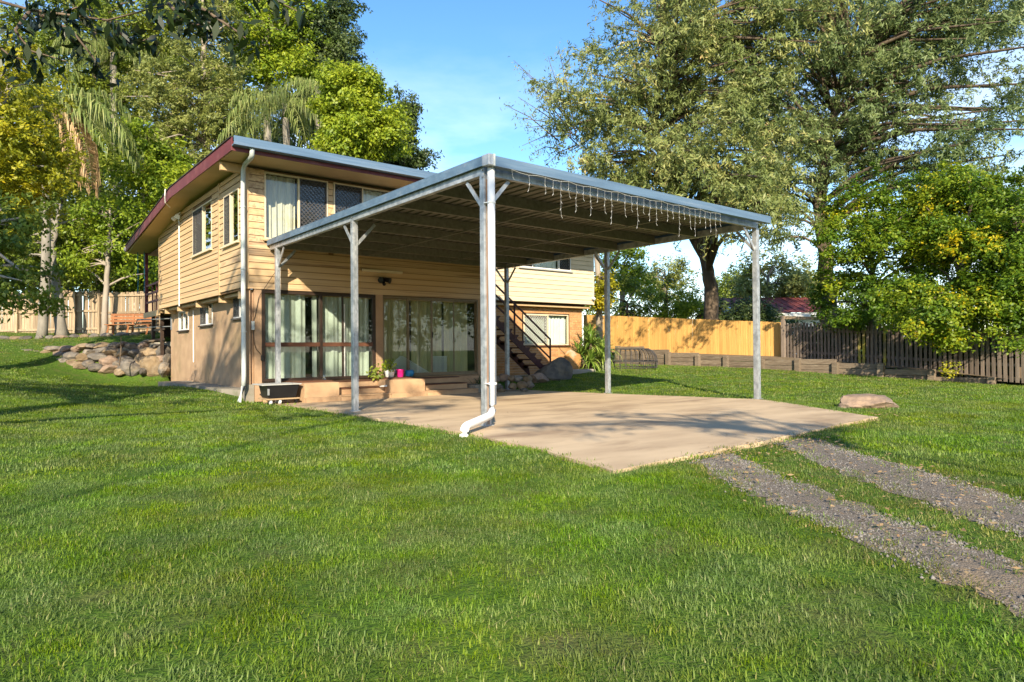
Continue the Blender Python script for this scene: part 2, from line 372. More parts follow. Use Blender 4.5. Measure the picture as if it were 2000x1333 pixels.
def poly_dist(P, poly):
    d = np.full(len(P), 99.)
    for i in range(len(poly)):
        a, b_ = np.array(poly[i]), np.array(poly[(i+1) % len(poly)]); e = b_-a; t = np.clip(((P-a)@e)/(e@e+1e-9), 0, 1)
        d = np.minimum(d, np.hypot(*(P-a-t[:, None]*e).T))
    return d
def gz(x, y):
    x = np.atleast_1d(np.asarray(x, float)); y = np.atleast_1d(np.asarray(y, float)); z = gz0(x, y)
    d = poly_dist(np.stack([x, y], 1), SLAB); w = np.clip(1-d/.9, 0, 1); w = w*w*(3-2*w)*(y < .2)
    return z*(1-w)+(slab_z(y)-.014)*w
def strip(L, R_): return L + R_[::-1]
GRAV_A = strip([(-.10, -12.10), (-.81, -13.21), (-1.2, -13.97), (-1.5, -14.5), (-1.9, -15.2), (-2.7, -16.6)], [(.66, -11.98), (-.12, -13.2), (-.58, -13.98), (-.87, -14.5), (-1.25, -15.2), (-2.0, -16.6)])
GRAV_B = strip([(1.50, -11.95), (.48, -13.1), (-.18, -14.0), (-.5, -14.5), (-.9, -15.2), (-1.6, -16.6)], [(2.25, -11.93), (1.5, -13.0), (.66, -14.1), (.3, -14.6), (-.1, -15.3), (-.8, -16.6)])
HOUSE_FOOT = [(.3, -.15), (.45, -.15), (.45, .2), (6.7, .2), (6.7, 1.1), (13.1, 1.1), (13.1, 11), (.3, 11)]
def narrow(poly, f):
    n = len(poly)//2; L, R_ = np.array(poly[:n]), np.array(poly[n:][::-1]); m = (L+R_)/2
    return [tuple(q) for q in m+(L-m)*f]+[tuple(q) for q in (m+(R_-m)*f)[::-1]]
GRAV_A, GRAV_B = narrow(GRAV_A, .86), narrow(GRAV_B, .86)
def ground_material():
    m = bpy.data.materials.new('lawn_ground'); m.use_nodes = True
    n, l = m.node_tree.nodes, m.node_tree.links; b = n['Principled BSDF']; b.inputs['Roughness'].default_value = .95; b.inputs['Specular IOR Level'].default_value = .1
    tc = n.new('ShaderNodeTexCoord')
    def noise(s, d=5):
        q = n.new('ShaderNodeTexNoise'); q.inputs['Scale'].default_value = s; q.inputs['Detail'].default_value = d; l.new(tc.outputs['Object'], q.inputs['Vector']); return q.outputs['Fac']
    r = n.new('ShaderNodeValToRGB'); e = r.color_ramp.elements
    e[0].position = .32; e[0].color = (.040, .075, .012, 1); e[1].position = .7; e[1].color = (.115, .16, .028, 1)
    k = e.new(.52); k.color = (.065, .125, .014, 1)
    l.new(noise(26, 8), r.inputs[0])
    mx = n.new('ShaderNodeMix'); mx.data_type = 'RGBA'; mx.inputs['B'].default_value = (.13, .105, .05, 1)
    mr = n.new('ShaderNodeMapRange'); mr.inputs[1].default_value = .55; mr.inputs[2].default_value = .75; mr.inputs[4].default_value = .6
    l.new(noise(3.1, 6), mr.inputs[0]); l.new(mr.outputs[0], mx.inputs['Factor']); l.new(r.outputs[0], mx.inputs['A']); l.new(mx.outputs['Result'], b.inputs['Base Color'])
    bp = n.new('ShaderNodeBump'); bp.inputs['Strength'].default_value = .6; bp.inputs['Distance'].default_value = .03; l.new(noise(60, 4), bp.inputs['Height']); l.new(bp.outputs[0], b.inputs['Normal'])
    MATS['lawn_ground'] = m
ground_material()
gx = np.concatenate([[-400, -150, -70, -35, -22], np.arange(-16, 27, .25), [32, 45, 80, 160, 400]])
gy = np.concatenate([[-400, -150, -70, -40, -28], np.arange(-22, 27, .25), [32, 45, 80, 160, 400]])
GX, GY = np.meshgrid(gx, gy)
GZ = gz(GX.ravel(), GY.ravel())
inside = in_poly(GX.ravel(), GY.ravel(), SLAB) | in_poly(GX.ravel(), GY.ravel(), HOUSE_FOOT)
GZ[inside] = np.minimum(GZ[inside], slab_z(GY.ravel()[inside])-.06)
nx, ny = len(gx), len(gy)
I = (np.arange(ny-1)[:, None]*nx + np.arange(nx-1)[None]).ravel()
struct(link('ground', np_mesh('ground', np.stack([GX.ravel(), GY.ravel(), GZ], 1), np.stack([I, I+1, I+nx+1, I+nx], 1), 'lawn_ground', smooth=True)))

# concrete slab under and in front of the carport
_sp = []
for i in range(len(SLAB)):
    (x0, y0), (x1, y1) = SLAB[i], SLAB[(i+1) % len(SLAB)]
    n = max(1, int(math.hypot(x1-x0, y1-y0)/.35))
    for k in range(n):
        t = k/n; x, y = x0+(x1-x0)*t, y0+(y1-y0)*t
        j = .025 if y < -.5 else 0
        _sp.append((x+random.uniform(-j, j), y+random.uniform(-j, j)))
b = MB(); n = len(_sp)
b.v = [(x, y, slab_z(y)) for x, y in _sp]+[(x, y, slab_z(y)-.16) for x, y in _sp]
b.f = [tuple(range(n))]+[(i, i+n, (i+1) % n+n, (i+1) % n) for i in range(n)]
struct(b.build('concrete_slab', 'concrete'), 'worn tan concrete parking slab under and in front of the carport')
# old concrete strip at the foot of the stucco wall
b = MB(); poly = [(-.45, 6.9), (.36, 6.9), (.36, .25), (.05, .25), (-.18, 1.2), (-.2, 4.4)]
b.v = [(x, y, .27+.012*(y < 2)) for x, y in poly]+[(x, y, .0) for x, y in poly]; n = len(poly)
b.f = [tuple(range(n))]+[(i, i+n, (i+1) % n+n, (i+1) % n) for i in range(n)]
struct(b.build('concrete_path', 'concrete_grey'))
# earth of the garden bed held by the sleeper wall
bed = [(18.75, 9.5, 1.0), (18.7, 5.3, .95), (18.85, -.9, .72), (19.0, -3.5, .60), (19.12, -6.5, .42), (19.25, -9.0, .2), (19.4, -10.4, .0)]
b = MB()
for x, y, z in bed: b.v += [(x, y, z), (23.5, y, z+.1)]
b.f = [(2*i, 2*i+1, 2*i+3, 2*i+2) for i in range(len(bed)-1)]
struct(b.build('garden_bed', 'soil'))
# gravel wheel tracks
def densify(poly, st=.12, jit=.05):
    out = []
    for i in range(len(poly)):
        (x0, y0), (x1, y1) = poly[i], poly[(i+1) % len(poly)]
        n = max(1, int(math.hypot(x1-x0, y1-y0)/st))
        for k in range(n): out.append((x0+(x1-x0)*k/n+random.uniform(-jit, jit), y0+(y1-y0)*k/n+random.uniform(-jit, jit)))
    return out
def track(poly, name):
    n = len(poly)//2; L, Rr = poly[:n], poly[n:][::-1]
    rows = []
    for i in range(n-1):
        m = 10
        for k in range(m+(i == n-2)):
            t = k/m; a = np.array(L[i])*(1-t)+np.array(L[i+1])*t; c = np.array(Rr[i])*(1-t)+np.array(Rr[i+1])*t
            rows.append([a*(1-s)+c*s for s in np.linspace(0, 1, 8)])
    V = []
    for r in rows:
        j0, j1 = random.uniform(-.10, .07), random.uniform(-.07, .10)
        for q, p in enumerate(r):
            x = p[0]+(j0 if q == 0 else j1 if q == 7 else 0); V.append((x, p[1], 0))
    V = np.array(V); V[:, 2] = gz(V[:, 0], V[:, 1])+.003+.006*np.tile(np.sin(np.linspace(0, math.pi, 8)), len(rows))
    I = (np.arange(len(rows)-1)[:, None]*8+np.arange(7)[None]).ravel()
    return link(name, np_mesh(name, V, np.stack([I, I+8, I+9, I+1], 1), 'gravel_bed', smooth=True))
mat('gravel_bed', (.20, .165, .13), (.13, .11, .09), rough=.95, scale=70, detail=4, bump=1.0, bscale=90, rand=0, c3=(.34, .24, .14), s3=1.0)
struct(track(GRAV_A, 'gravel_track'), 'grey gravel wheel track nearer the front of the lawn')
struct(track(GRAV_B, 'gravel_track'), 'grey gravel wheel track beside the right hand lawn')
def rand_in(poly, n, grow=0):
    P = np.array(poly); c = P.mean(0); lo, hi = P.min(0)-.1, P.max(0)+.1; out = np.zeros((0, 2))
    while len(out) < n:
        q = RNG.uniform(lo, hi, (n*4, 2)); q2 = q if not grow else q
        out = np.vstack([out, q2[in_poly(q[:, 0], q[:, 1], poly)]])
    return out[:n]
ICO_V = np.array([(0, 0, 1), (1, 0, 0), (0, 1, 0), (-1, 0, 0), (0, -1, 0), (0, 0, -1)], float)
ICO_F = np.array([(0, 1, 2), (0, 2, 3), (0, 3, 4), (0, 4, 1), (5, 2, 1), (5, 3, 2), (5, 4, 3), (5, 1, 4)])
pts = np.vstack([rand_in(GRAV_A, 9000), rand_in(GRAV_B, 9000)]) + RNG.normal(0, .05, (18000, 2))
keep = np.array([mnoise.noise(Vector((q[0]*1.4, q[1]*1.4, 3.1)))+.35*mnoise.noise(Vector((q[0]*5, q[1]*5, 9)))+RNG.normal(0, .12) > -.16 for q in pts]); pts = pts[keep]
s = .0035+.0125*RNG.beta(1.4, 3.2, len(pts)); z = gz(pts[:, 0], pts[:, 1])+.004
V = ICO_V[None]*(s[:, None, None]*RNG.uniform(.6, 1.3, (len(pts), 6, 3)))+np.stack([pts[:, 0], pts[:, 1], z], 1)[:, None]
F = (ICO_F[None]+(np.arange(len(pts))*6)[:, None, None]).reshape(-1, 3)
o = link('gravel', np_mesh('gravel', V.reshape(-1, 3), F, 'stone_gravel')); tag(o, 'loose grey gravel lying in the two wheel tracks', 'gravel', kind='stuff')
# fallen leaves: along the tracks, by the slab edge and near the boundary
lv = np.vstack([rand_in(GRAV_A, 520)+RNG.normal(0, .16, (520, 2)), rand_in(GRAV_B, 560)+RNG.normal(0, .18, (560, 2)), rand_in([(-.2, -12.3), (2.4, -12.4), (2.4, -11.7), (-.2, -11.9)], 260), rand_in([(10, -6), (18.6, -8), (18.4, 4), (12, .4)], 1500),
                rand_in([(4.6, -11.7), (6.2, -10.4), (6.6, -10.9), (5.0, -12.0)], 60), rand_in([(1, -11.5), (4.5, -11.3), (6.5, -8), (1, -4)], 26)])
a = RNG.uniform(0, 6.28, len(lv)); sz = .010+.020*RNG.beta(1.3, 2.6, len(lv)); z = np.maximum(gz(lv[:, 0], lv[:, 1])+.03, 0)
onslab = in_poly(lv[:, 0], lv[:, 1], SLAB); z[onslab] = slab_z(lv[onslab, 1])+.006
farl = lv[:, 0] > 8; sz[farl] *= 1.3; z[farl] += .035
d1 = np.stack([np.cos(a), np.sin(a), RNG.uniform(-.3, .3, len(a))], 1)*sz[:, None]; d2 = np.stack([-np.sin(a), np.cos(a), RNG.uniform(-.5, .5, len(a))], 1)*sz[:, None]*.45
c = np.stack([lv[:, 0], lv[:, 1], z+np.abs(d1[:, 2])*.7+np.abs(d2[:, 2])*.7], 1)
V = np.stack([c-d1, c-d2, c+d1, c+d2], 1).reshape(-1, 3)
o = link('fallen_leaves', np_mesh('fallen_leaves', V, np.arange(len(V)).reshape(-1, 4), 'dry_leaf')); tag(o, 'small dry leaves fallen on the lawn, slab and wheel tracks', 'leaves', kind='stuff')

# ------------------------------------------------------------------ grass
def grass_material(name):
    m = MATS[name]; n, l = m.node_tree.nodes, m.node_tree.links
    cr = [q for q in n if q.type == 'VALTORGB'][0]; b = n['Principled BSDF']; gam = [q for q in n if q.type == 'GAMMA'][0]
    ge = n.new('ShaderNodeNewGeometry')
    def noise(s, d=3):
        q = n.new('ShaderNodeTexNoise'); q.inputs['Scale'].default_value = s; q.inputs['Detail'].default_value = d; l.new(ge.outputs['Position'], q.inputs['Vector']); return q.outputs['Fac']
    mr = n.new('ShaderNodeMapRange'); mr.inputs[1].default_value = .36; mr.inputs[2].default_value = .66; mr.inputs[3].default_value = .74; mr.inputs[4].default_value = 1.24
    l.new(noise(1.7, 6), mr.inputs[0])
    mh = n.new('ShaderNodeMapRange'); mh.inputs[1].default_value = .35; mh.inputs[2].default_value = .65; mh.inputs[3].default_value = .475; mh.inputs[4].default_value = .51
    l.new(noise(.8, 4), mh.inputs[0])
    ms = n.new('ShaderNodeMapRange'); ms.inputs[1].default_value = .38; ms.inputs[2].default_value = .62; ms.inputs[3].default_value = 1.10; ms.inputs[4].default_value = .84
    l.new(noise(2.6, 5), ms.inputs[0])
    hs = n.new('ShaderNodeHueSaturation'); l.new(mr.outputs[0], hs.inputs['Value']); l.new(mh.outputs[0], hs.inputs['Hue']); l.new(ms.outputs[0], hs.inputs['Saturation']); l.new(cr.outputs[0], hs.inputs['Color'])
    l.new(hs.outputs[0], b.inputs['Base Color']); l.new(hs.outputs[0], gam.inputs[0])
grass_material('lf_grass'); grass_material('lf_grass_dry')
def clump(name, n, rad, h0, h1, w, m, lean=.55):
    a = RNG.uniform(0, 6.283, n); r = rad*np.sqrt(RNG.uniform(0, 1, n)); P = np.stack([r*np.cos(a), r*np.sin(a), np.full(n, -.012)], 1)
    h = RNG.uniform(h0, h1, n); th = RNG.uniform(0, 6.283, n); le = np.abs(RNG.normal(0, lean, n))+.1
    d = np.stack([np.cos(th), np.sin(th), np.zeros(n)], 1); side = np.stack([-np.sin(th), np.cos(th), np.zeros(n)], 1)*(w*RNG.uniform(.6, 1.2, n))[:, None]/2
    up = np.array([0, 0, 1.])
    mid = P+up*(h*.55)[:, None]+d*(h*le*.35)[:, None]; tip = P+up*(h*(1-.25*le))[:, None]+d*(h*le)[:, None]
    V = np.stack([P-side, P+side, mid+side*.8, mid-side*.8, tip], 1).reshape(-1, 3)
    b = np.arange(n)*5
    F4 = np.stack([b, b+1, b+2, b+3], 1); F3 = np.stack([b+3, b+2, b+4], 1)
    me = bpy.data.meshes.new(name); faces = [tuple(map(int, q)) for q in F4]+[tuple(map(int, q)) for q in F3]
    me.from_pydata([tuple(map(float, v)) for v in V], [], faces)
    t = np.clip(RNG.beta(2.2, 2.2, n), 0, 1); t[RNG.uniform(0, 1, n) < .05] = .98
    at = me.attributes.new('tone', 'FLOAT', 'FACE'); at.data.foreach_set('value', np.concatenate([t, t]).astype(np.float32))
    me.materials.append(MATS[m])
    return bpy.data.objects.new(name, me)
def scatter(name, P, rz, sc, idx, srcs, label):
    c = bpy.data.collections.new(name+'_blades')
    for s_ in srcs: c.objects.link(s_)
    me = bpy.data.meshes.new(name); me.vertices.add(len(P)); me.vertices.foreach_set('co', np.ascontiguousarray(P, np.float32).ravel())
    a = me.attributes.new('rot', 'FLOAT_VECTOR', 'POINT'); a.data.foreach_set('vector', np.ascontiguousarray(rz, np.float32).ravel())
    a = me.attributes.new('scl', 'FLOAT', 'POINT'); a.data.foreach_set('value', np.asarray(sc, np.float32))
    a = me.attributes.new('idx', 'INT', 'POINT'); a.data.foreach_set('value', np.asarray(idx, np.int32))
    o = link(name, me)
    ng = bpy.data.node_groups.new(name, 'GeometryNodeTree')
    ng.interface.new_socket('Geometry', in_out='INPUT', socket_type='NodeSocketGeometry'); ng.interface.new_socket('Geometry', in_out='OUTPUT', socket_type='NodeSocketGeometry')
    N, L = ng.nodes, ng.links
    gi, go = N.new('NodeGroupInput'), N.new('NodeGroupOutput'); ip = N.new('GeometryNodeInstanceOnPoints'); ci = N.new('GeometryNodeCollectionInfo')
    ci.inputs['Collection'].default_value = c; ci.inputs['Separate Children'].default_value = True; ci.inputs['Reset Children'].default_value = True
    def attr(nm, ty):
        q = N.new('GeometryNodeInputNamedAttribute'); q.data_type = ty; q.inputs['Name'].default_value = nm; return q.outputs['Attribute']
    L.new(gi.outputs[0], ip.inputs['Points']); L.new(ci.outputs[0], ip.inputs['Instance']); ip.inputs['Pick Instance'].default_value = True
    L.new(attr('idx', 'INT'), ip.inputs['Instance Index']); L.new(attr('scl', 'FLOAT'), ip.inputs['Scale'])
    er = N.new('FunctionNodeEulerToRotation'); L.new(attr('rot', 'FLOAT_VECTOR'), er.inputs[0]); L.new(er.outputs[0], ip.inputs['Rotation'])
    L.new(ip.outputs[0], go.inputs[0])
    o.modifiers.new('scatter', 'NODES').node_group = ng
    tag(o, label, 'grass', kind='stuff')
    return o
def near_poly(P, poly, w):
    d = np.full(len(P), 9.)
    for i in range(len(poly)):
        a, b_ = np.array(poly[i]), np.array(poly[(i+1) % len(poly)]); e = b_-a; t = np.clip(((P-a)@e)/(e@e+1e-9), 0, 1)
        d = np.minimum(d, np.hypot(*(P-a-t[:, None]*e).T))
    return d < w
def lawn_points(d0, d1, per_m2):
    """Random lawn points between two distances, a little wider than the view."""
    n = int(per_m2*(d1*d1-d0*d0)*1.05)
    D = np.sqrt(RNG.uniform(d0*d0, d1*d1, n)); a = RNG.uniform(-.90, .90, n)
    P = CAM[None, :2]+(_F[None, :2]/np.linalg.norm(_F[:2]))*D[:, None]+_R0[None, :2]*(D*a)[:, None]
    x, y = P[:, 0], P[:, 1]
    ok = ~in_poly(x, y, SLAB) & ~in_poly(x, y, HOUSE_FOOT) & (x < 18.7+.02*(y < 0)*-y) & ~((y > 23) | ((x > 13.5) & (y > 9)))
    for gpoly in (GRAV_A, GRAV_B): ok &= ~(in_poly(x, y, gpoly) & (RNG.uniform(0, 1, n) > np.where(near_poly(P, gpoly, .08), .8, np.where(near_poly(P, gpoly, .17), .45, .08))))
    ok &= ~((x > -.2) & (x < .4) & (y > .3) & (y < 4.5))
    ok &= ~((y > 9.3) & (y < 10.6) & (x > -3.2) & (x < .4))
    return P[ok]
srcN = [clump('grass_near', 40, .085, .018, .046, .0040, 'lf_grass', .8) for _ in range(5)]
srcM = [clump('grass_mid', 40, .15, .02, .048, .0075, 'lf_grass', .7) for _ in range(4)]
srcF = [clump('grass_far', 40, .24, .022, .05, .013, 'lf_grass', .6) for _ in range(4)]
srcD = [clump('grass_dry', 26, .10, .012, .038, .005, 'lf_grass_dry', 1.0) for _ in range(3)]
SR = srcN+srcM+srcF+srcD
REMAP = np.argsort(np.argsort([q.name for q in SR]))
PN, PM, PF = lawn_points(1.2, 5.5, 230), lawn_points(5.5, 12.5, 85), lawn_points(12.5, 36, 24)
P2 = np.vstack([PN, PM, PF]); idx = np.concatenate([RNG.integers(0, 5, len(PN)), RNG.integers(5, 9, len(PM)), RNG.integers(9, 13, len(PF))])
dry = (near_poly(P2, GRAV_A, .16) | near_poly(P2, GRAV_B, .2) | near_poly(P2, [(0, -12.0), (2.3, -11.9), (4.7, -11.6)], .22)) & (RNG.uniform(0, 1, len(P2)) < .7)
mid = in_poly(P2[:, 0], P2[:, 1], [(.66, -11.98), (1.5, -11.95), (-.9, -15.2), (-1.25, -15.2)]) & (RNG.uniform(0, 1, len(P2)) < .5)
terr = (P2[:, 1] > 10.8) & (RNG.uniform(0, 1, len(P2)) < .45)
dry |= mid | terr
idx[dry] = RNG.integers(13, 16, dry.sum())
worn = RNG.uniform(0, 1, len(P2)) < .35*(P2[:, 1] > 15)
P2, idx, dry = P2[~worn], idx[~worn], dry[~worn]
sc = RNG.uniform(.75, 1.25, len(P2)); sc[dry & (P2[:, 1] > 10)] *= 2.0
rot = np.stack([RNG.normal(0, .08, len(P2)), RNG.normal(0, .08, len(P2)), RNG.uniform(0, 6.283, len(P2))], 1)
scatter('lawn_grass', np.column_stack([P2, gz(P2[:, 0], P2[:, 1])]), rot, sc, REMAP[idx], SR, 'short green lawn grass covering the yard around slab and house')
# ------------------------------------------------------------------ house
house = thing('house', 'two storey house with cream weatherboards over stucco and brick, behind the carport', 'house', (5, 4, 0))
ZB, ZT = 2.60, 5.36          # bottom and top of the weatherboards
WY = 1.3                     # front of the right hand wing
BP = .1535                   # board pitch
BOARD = MB().prism([(0, .004), (-.030, .0), (-.031, .008), (-.014, .143), (0, .143)], 'x', 0, 1)
board_me = {m: BOARD.mesh('weatherboard', m) for m in ('cladding', 'cladding_knot', 'cladding_wing')}
def clad(parent, a0, a1, z0, z1, opens, place, m, knots=0):
    """Lapped boards from a0 to a1, cut round the openings; place(a) gives origin and rotation for a run that starts at a."""
    z = z0
    while z < z1-.03:
        cuts = sorted((o[0], o[1]) for o in opens if o[2] < z+BP*.75 and o[3] > z+BP*.25)
        runs, a = [], a0
        for c0, c1 in cuts:
            if c0-a > .02: runs.append((a, c0))
            a = max(a, c1)
        if a1-a > .02: runs.append((a, a1))
        for r0, r1 in runs:
            p, rot = place(r0, r1, z)
            mm = 'cladding_knot' if knots and random.random() < knots else m
            link('weatherboard', board_me[mm], parent, p, (0, 0, rot), (r1-r0, 1, min(1, (z1-z)/BP)))
        z += BP
def front_place(y): return lambda r0, r1, z: ((r0, y, z), 0)
def left_place(x): return lambda r0, r1, z: ((x, r1, z), -math.pi/2)
# the cladding walls: a lining behind the boards, boards as pieces
def lining(mb, a0, a1, z0, z1, opens, put):
    """Wall body split round its openings; put(a0, a1, z0, z1) adds one block."""
    xs = sorted({a0, a1, *[o[0] for o in opens], *[o[1] for o in opens]})
    for i in range(len(xs)-1):
        c = (xs[i]+xs[i+1])/2; zs = [z0]
        for o in sorted([o for o in opens if o[0] < c < o[1]], key=lambda o: o[2]): zs += [o[2], o[3]]
        zs.append(z1)
        for k in range(0, len(zs), 2):
            if zs[k+1]-zs[k] > .01: put(xs[i], xs[i+1], zs[k], zs[k+1])
UW1, UW2 = (.44, 1.98, 3.76, 5.32), (2.12, 3.74, 3.76, 5.32)
b = MB(); lining(b, .0, 6.65, ZB, ZT, [UW1, UW2], lambda p, q, r, s: b.box(p, q, .002, .10, r, s))
fw = b.build('front_wall', 'board_shadow', house)
clad(fw, .08, 6.65, ZB, ZT, [UW1, UW2, (1.98, 2.12, 3.6, 5.32)], front_place(0), 'cladding', .3)
clad(fw, 1.99, 2.11, 3.76, 5.3, [], front_place(0), 'cladding')
LW1, LW2 = (2.60, 4.53, 3.82, 5.09), (.34, 1.54, 3.72, 4.95)
b = MB(); lining(b, .1, 8.96, ZB-.02, ZT, [LW1, LW2], lambda p, q, r, s: b.box(.002, .10, p, q, r, s))
lw = b.build('side_wall', 'board_shadow', house)
clad(lw, 2.02, 8.90, ZB-.02, ZT, [LW1], left_place(0), 'cladding', .05)
clad(lw, .08, 1.90, ZB+.03, ZT, [LW2], left_place(0), 'cladding', .05)
for nm, bx in (('corner_board', (-.032, .08, -.036, .08, ZB-.01, ZT)), ('cover_board', (-.036, 0, 1.90, 2.02, ZB-.03, ZT)), ('corner_board', (-.034, .02, 8.89, 8.99, ZB-.03, 5.2))):
    MB().box(*bx).build(nm, 'trim', house, bevel=.004)
b = MB(); b.box(.12, 6.6, .12, 8.9, 2.50, 2.57); b.box(6.6, 12.5, WY+.12, 8.9, 2.6, 2.66); b.build('upper_floor', 'trim', house)
# joist ends that carry the overhang above the stucco
for y in (.55, 2.15, 4.4, 6.6, 8.3):
    MB().box(.03, .34, y-.06, y+.06, 2.40, 2.585).build('joist', 'trim', house, bevel=.004)
MB().box(.015, .36, .15, 8.95, 2.585, 2.60).build('overhang_lining', 'trim', house)

# stucco ground floor on the left
SW = [(6.62, 7.86, 1.84, 2.45), (3.96, 5.22, 1.92, 2.53), (1.02, 2.02, 2.00, 2.56)]
b = MB(); lining(b, .42, 9.04, .0, 2.585, SW, lambda p, q, r, s: b.box(.35, .50, p, q, r, s))
b.build('stucco_wall', 'stucco', house)
MB().box(.49, 6.6, 8.9, 9.03, 0, 2.58).build('rear_wall', 'stucco', house)
# window builder -----------------------------------------------------------
def diamond_grille(mb, frame_pt, w, h, pitch, t):
    """Diagonal bars clipped to a w by h field; frame_pt(a, z) gives a world point."""
    for sgn in (1, -1):
        k = -h
        while k < w+h:
            pts = []
            a0, a1 = max(0, k), min(w, k+h)
            if a1-a0 > .02:
                z0, z1 = a0-k, a1-k
                if sgn < 0: z0, z1 = h-z0, h-z1
                p, q = frame_pt(a0, z0), frame_pt(a1, z1)
                mb.bar(p, q, t, t*.6, up=FN)
            k += pitch
FN = (0, 1, 0)
def window(name, parent, kind, a0, a1, z0, z1, plane, cells, frame='cream_frame', sill=True, fw_=.035, depth=.45, sill_m=None, proud=.035):
    """kind 'front' (faces -y) or 'left' (faces -x). cells: (a-from, a-to, 'glass' or 'screen', curtain material or None, (curtain from, to))."""
    global FN
    if kind == 'front': P = lambda a, d, z: (a, plane+d, z)
    else: P = lambda a, d, z: (plane+d, a, z)
    FN = (0, 1, 0) if kind == 'front' else (1, 0, 0)
    def blk(mb, p, q, d0, d1, r, s):
        A, B = P(p, d0, r), P(q, d1, s)
        mb.box(min(A[0], B[0]), max(A[0], B[0]), min(A[1], B[1]), max(A[1], B[1]), min(A[2], B[2]), max(A[2], B[2]))
    fr = MB(); f = fw_
    blk(fr, a0, a1, -proud, .06, z1-f, z1); blk(fr, a0, a1, -proud, .06, z0, z0+f)
    blk(fr, a0, a0+f, -proud, .06, z0+f, z1-f); blk(fr, a1-f, a1, -proud, .06, z0+f, z1-f)
    for c in cells[:-1]: blk(fr, c[1]-f*.5, c[1]+f*.5, -proud*.9, .05, z0+f, z1-f)
    w = fr.build(name, frame, parent, bevel=.003)
    if sill:
        s_ = MB(); blk(s_, a0-.05, a1+.05, -proud-.05, .02, z0-.045, z0-.002); s_.build('sill', sill_m or 'trim', w, bevel=.003)
    r_ = MB()
    blk(r_, a0, a1, depth, depth+.02, z0, z1); blk(r_, a0-.02, a0, .10, depth, z0, z1); blk(r_, a1, a1+.02, .10, depth, z0, z1); blk(r_, a0, a1, .10, depth, z1, z1+.02); blk(r_, a0, a1, .10, depth, z0-.02, z0)
    r_.build('dark_room_box', 'unlit_interior', w)  # shallow box coloured dark in place of an unlit room
    for i, (p, q, ty, cm, cr) in enumerate(cells):
        e0 = p+(f if i == 0 else f*.5); e1 = q-(f if i == len(cells)-1 else f*.5)
        g = MB(); blk(g, e0, e1, .010, .015, z0+f, z1-f); g.build('pane', 'glass', w)
        if ty == 'screen' or ty == 'screen_pale':
            mm = 'mesh_dark' if ty == 'screen' else 'mesh_pale'
            g = MB(); diamond_grille(g, lambda a, z: P(e0+a, -.012, z0+f+z), e1-e0, z1-z0-2*f, .10, .013); g.build('security_grille', mm, w)
            g = MB(); blk(g, e0, e0+.02, -.03, .0, z0+f, z1-f); blk(g, e1-.02, e1, -.03, .0, z0+f, z1-f); blk(g, e0, e1, -.03, .0, z1-f-.02, z1-f); blk(g, e0, e1, -.03, .0, z0+f, z0+f+.02); g.build('screen_frame', mm if ty == 'screen' else frame, w)
            if ty == 'screen':
                g = MB(); blk(g, e0, e1, .06, .065, z0+f, z1-f); g.build('fly_screen', 'screen_backing', w)
        if cm:
            c0, c1 = cr; n = max(10, int((c1-c0)*60)); V, Fc = [], []
            ph = random.uniform(0, 6)
            for k in range(n+1):
                a = c0+(c1-c0)*k/n; d = .13+.028*math.sin(a*38+ph+1.3*math.sin(a*9))+.012*math.sin(a*97)
                for z in (z0+.03, z1-.03): V.append(P(a, d+(.02*math.sin(a*21+2) if z < z1-.1 else 0), z))
            Fc = [(2*k, 2*k+2, 2*k+3, 2*k+1) for k in range(n)]
            mb = MB(); mb.v, mb.f = V, Fc; mb.build('curtain', cm, w, smooth=True)
    return w
# upper front windows
window('window', house, 'front', UW1[0], UW1[1], UW1[2], UW1[3], 0, [(UW1[0], 1.25, 'glass', 'curtain_cream', (.5, 1.22)), (1.25, UW1[1], 'screen', None, None)], sill=True)
window('window', house, 'front', UW2[0], UW2[1], UW2[2], UW2[3], 0, [(UW2[0], 2.90, 'screen', None, None), (2.90, UW2[1], 'glass', 'curtain_white', (2.9, 3.74))], sill=True)
# left wall windows
window('window', house, 'left', LW1[0], LW1[1], LW1[2], LW1[3], 0, [(LW1[0], 3.5, 'glass', 'curtain', (2.6, 3.05)), (3.5, LW1[1], 'screen', None, None)], sill_m='cream_frame')
window('window', house, 'left', LW2[0], LW2[1], LW2[2], LW2[3], 0, [(LW2[0], 1.02, 'glass', None, None), (1.02, LW2[1], 'screen', None, None)], sill_m='cream_frame')
# small stucco windows
for p, q, r, s in SW:
    window('window', house, 'left', p, q, r, s, .35, [(p, (p+q)/2, 'glass', None, None), ((p+q)/2, q, 'screen' if p < 4 else 'glass', None, None)], frame='white_frame', sill_m='dark_frame', proud=.02, depth=.35)
# pillars and plinth of the front room
for nm, m, bx in (('corner_post', 'pillar', (.02, .13, .02, .14, .42, 2.6)), ('post_footing', 'concrete_grey', (.0, .20, -.01, .18, -.02, .42)), ('pillar', 'pillar', (.21, .375, -.005, .14, .02, 2.6)), ('pillar', 'pillar', (3.255, 3.46, -.015, .14, .0, 2.6)),
                  ('pillar', 'pillar', (6.50, 6.66, -.012, .14, .0, 2.6)), ('return_wall', 'stucco', (.30, .35, .10, .42, .0, 2.6)), ('plinth', 'render_steps', (.376, 6.5, .03, .14, .0, .455)), ('side_return', 'stucco', (6.56, 6.65, .14, WY+1, 0, 5.36))):
    MB().box(*bx).build(nm, m, house, bevel=.005)
MB().box(.13, .31, .10, .3, .0, 2.59).build('pillar_backing', 'pillar', house)
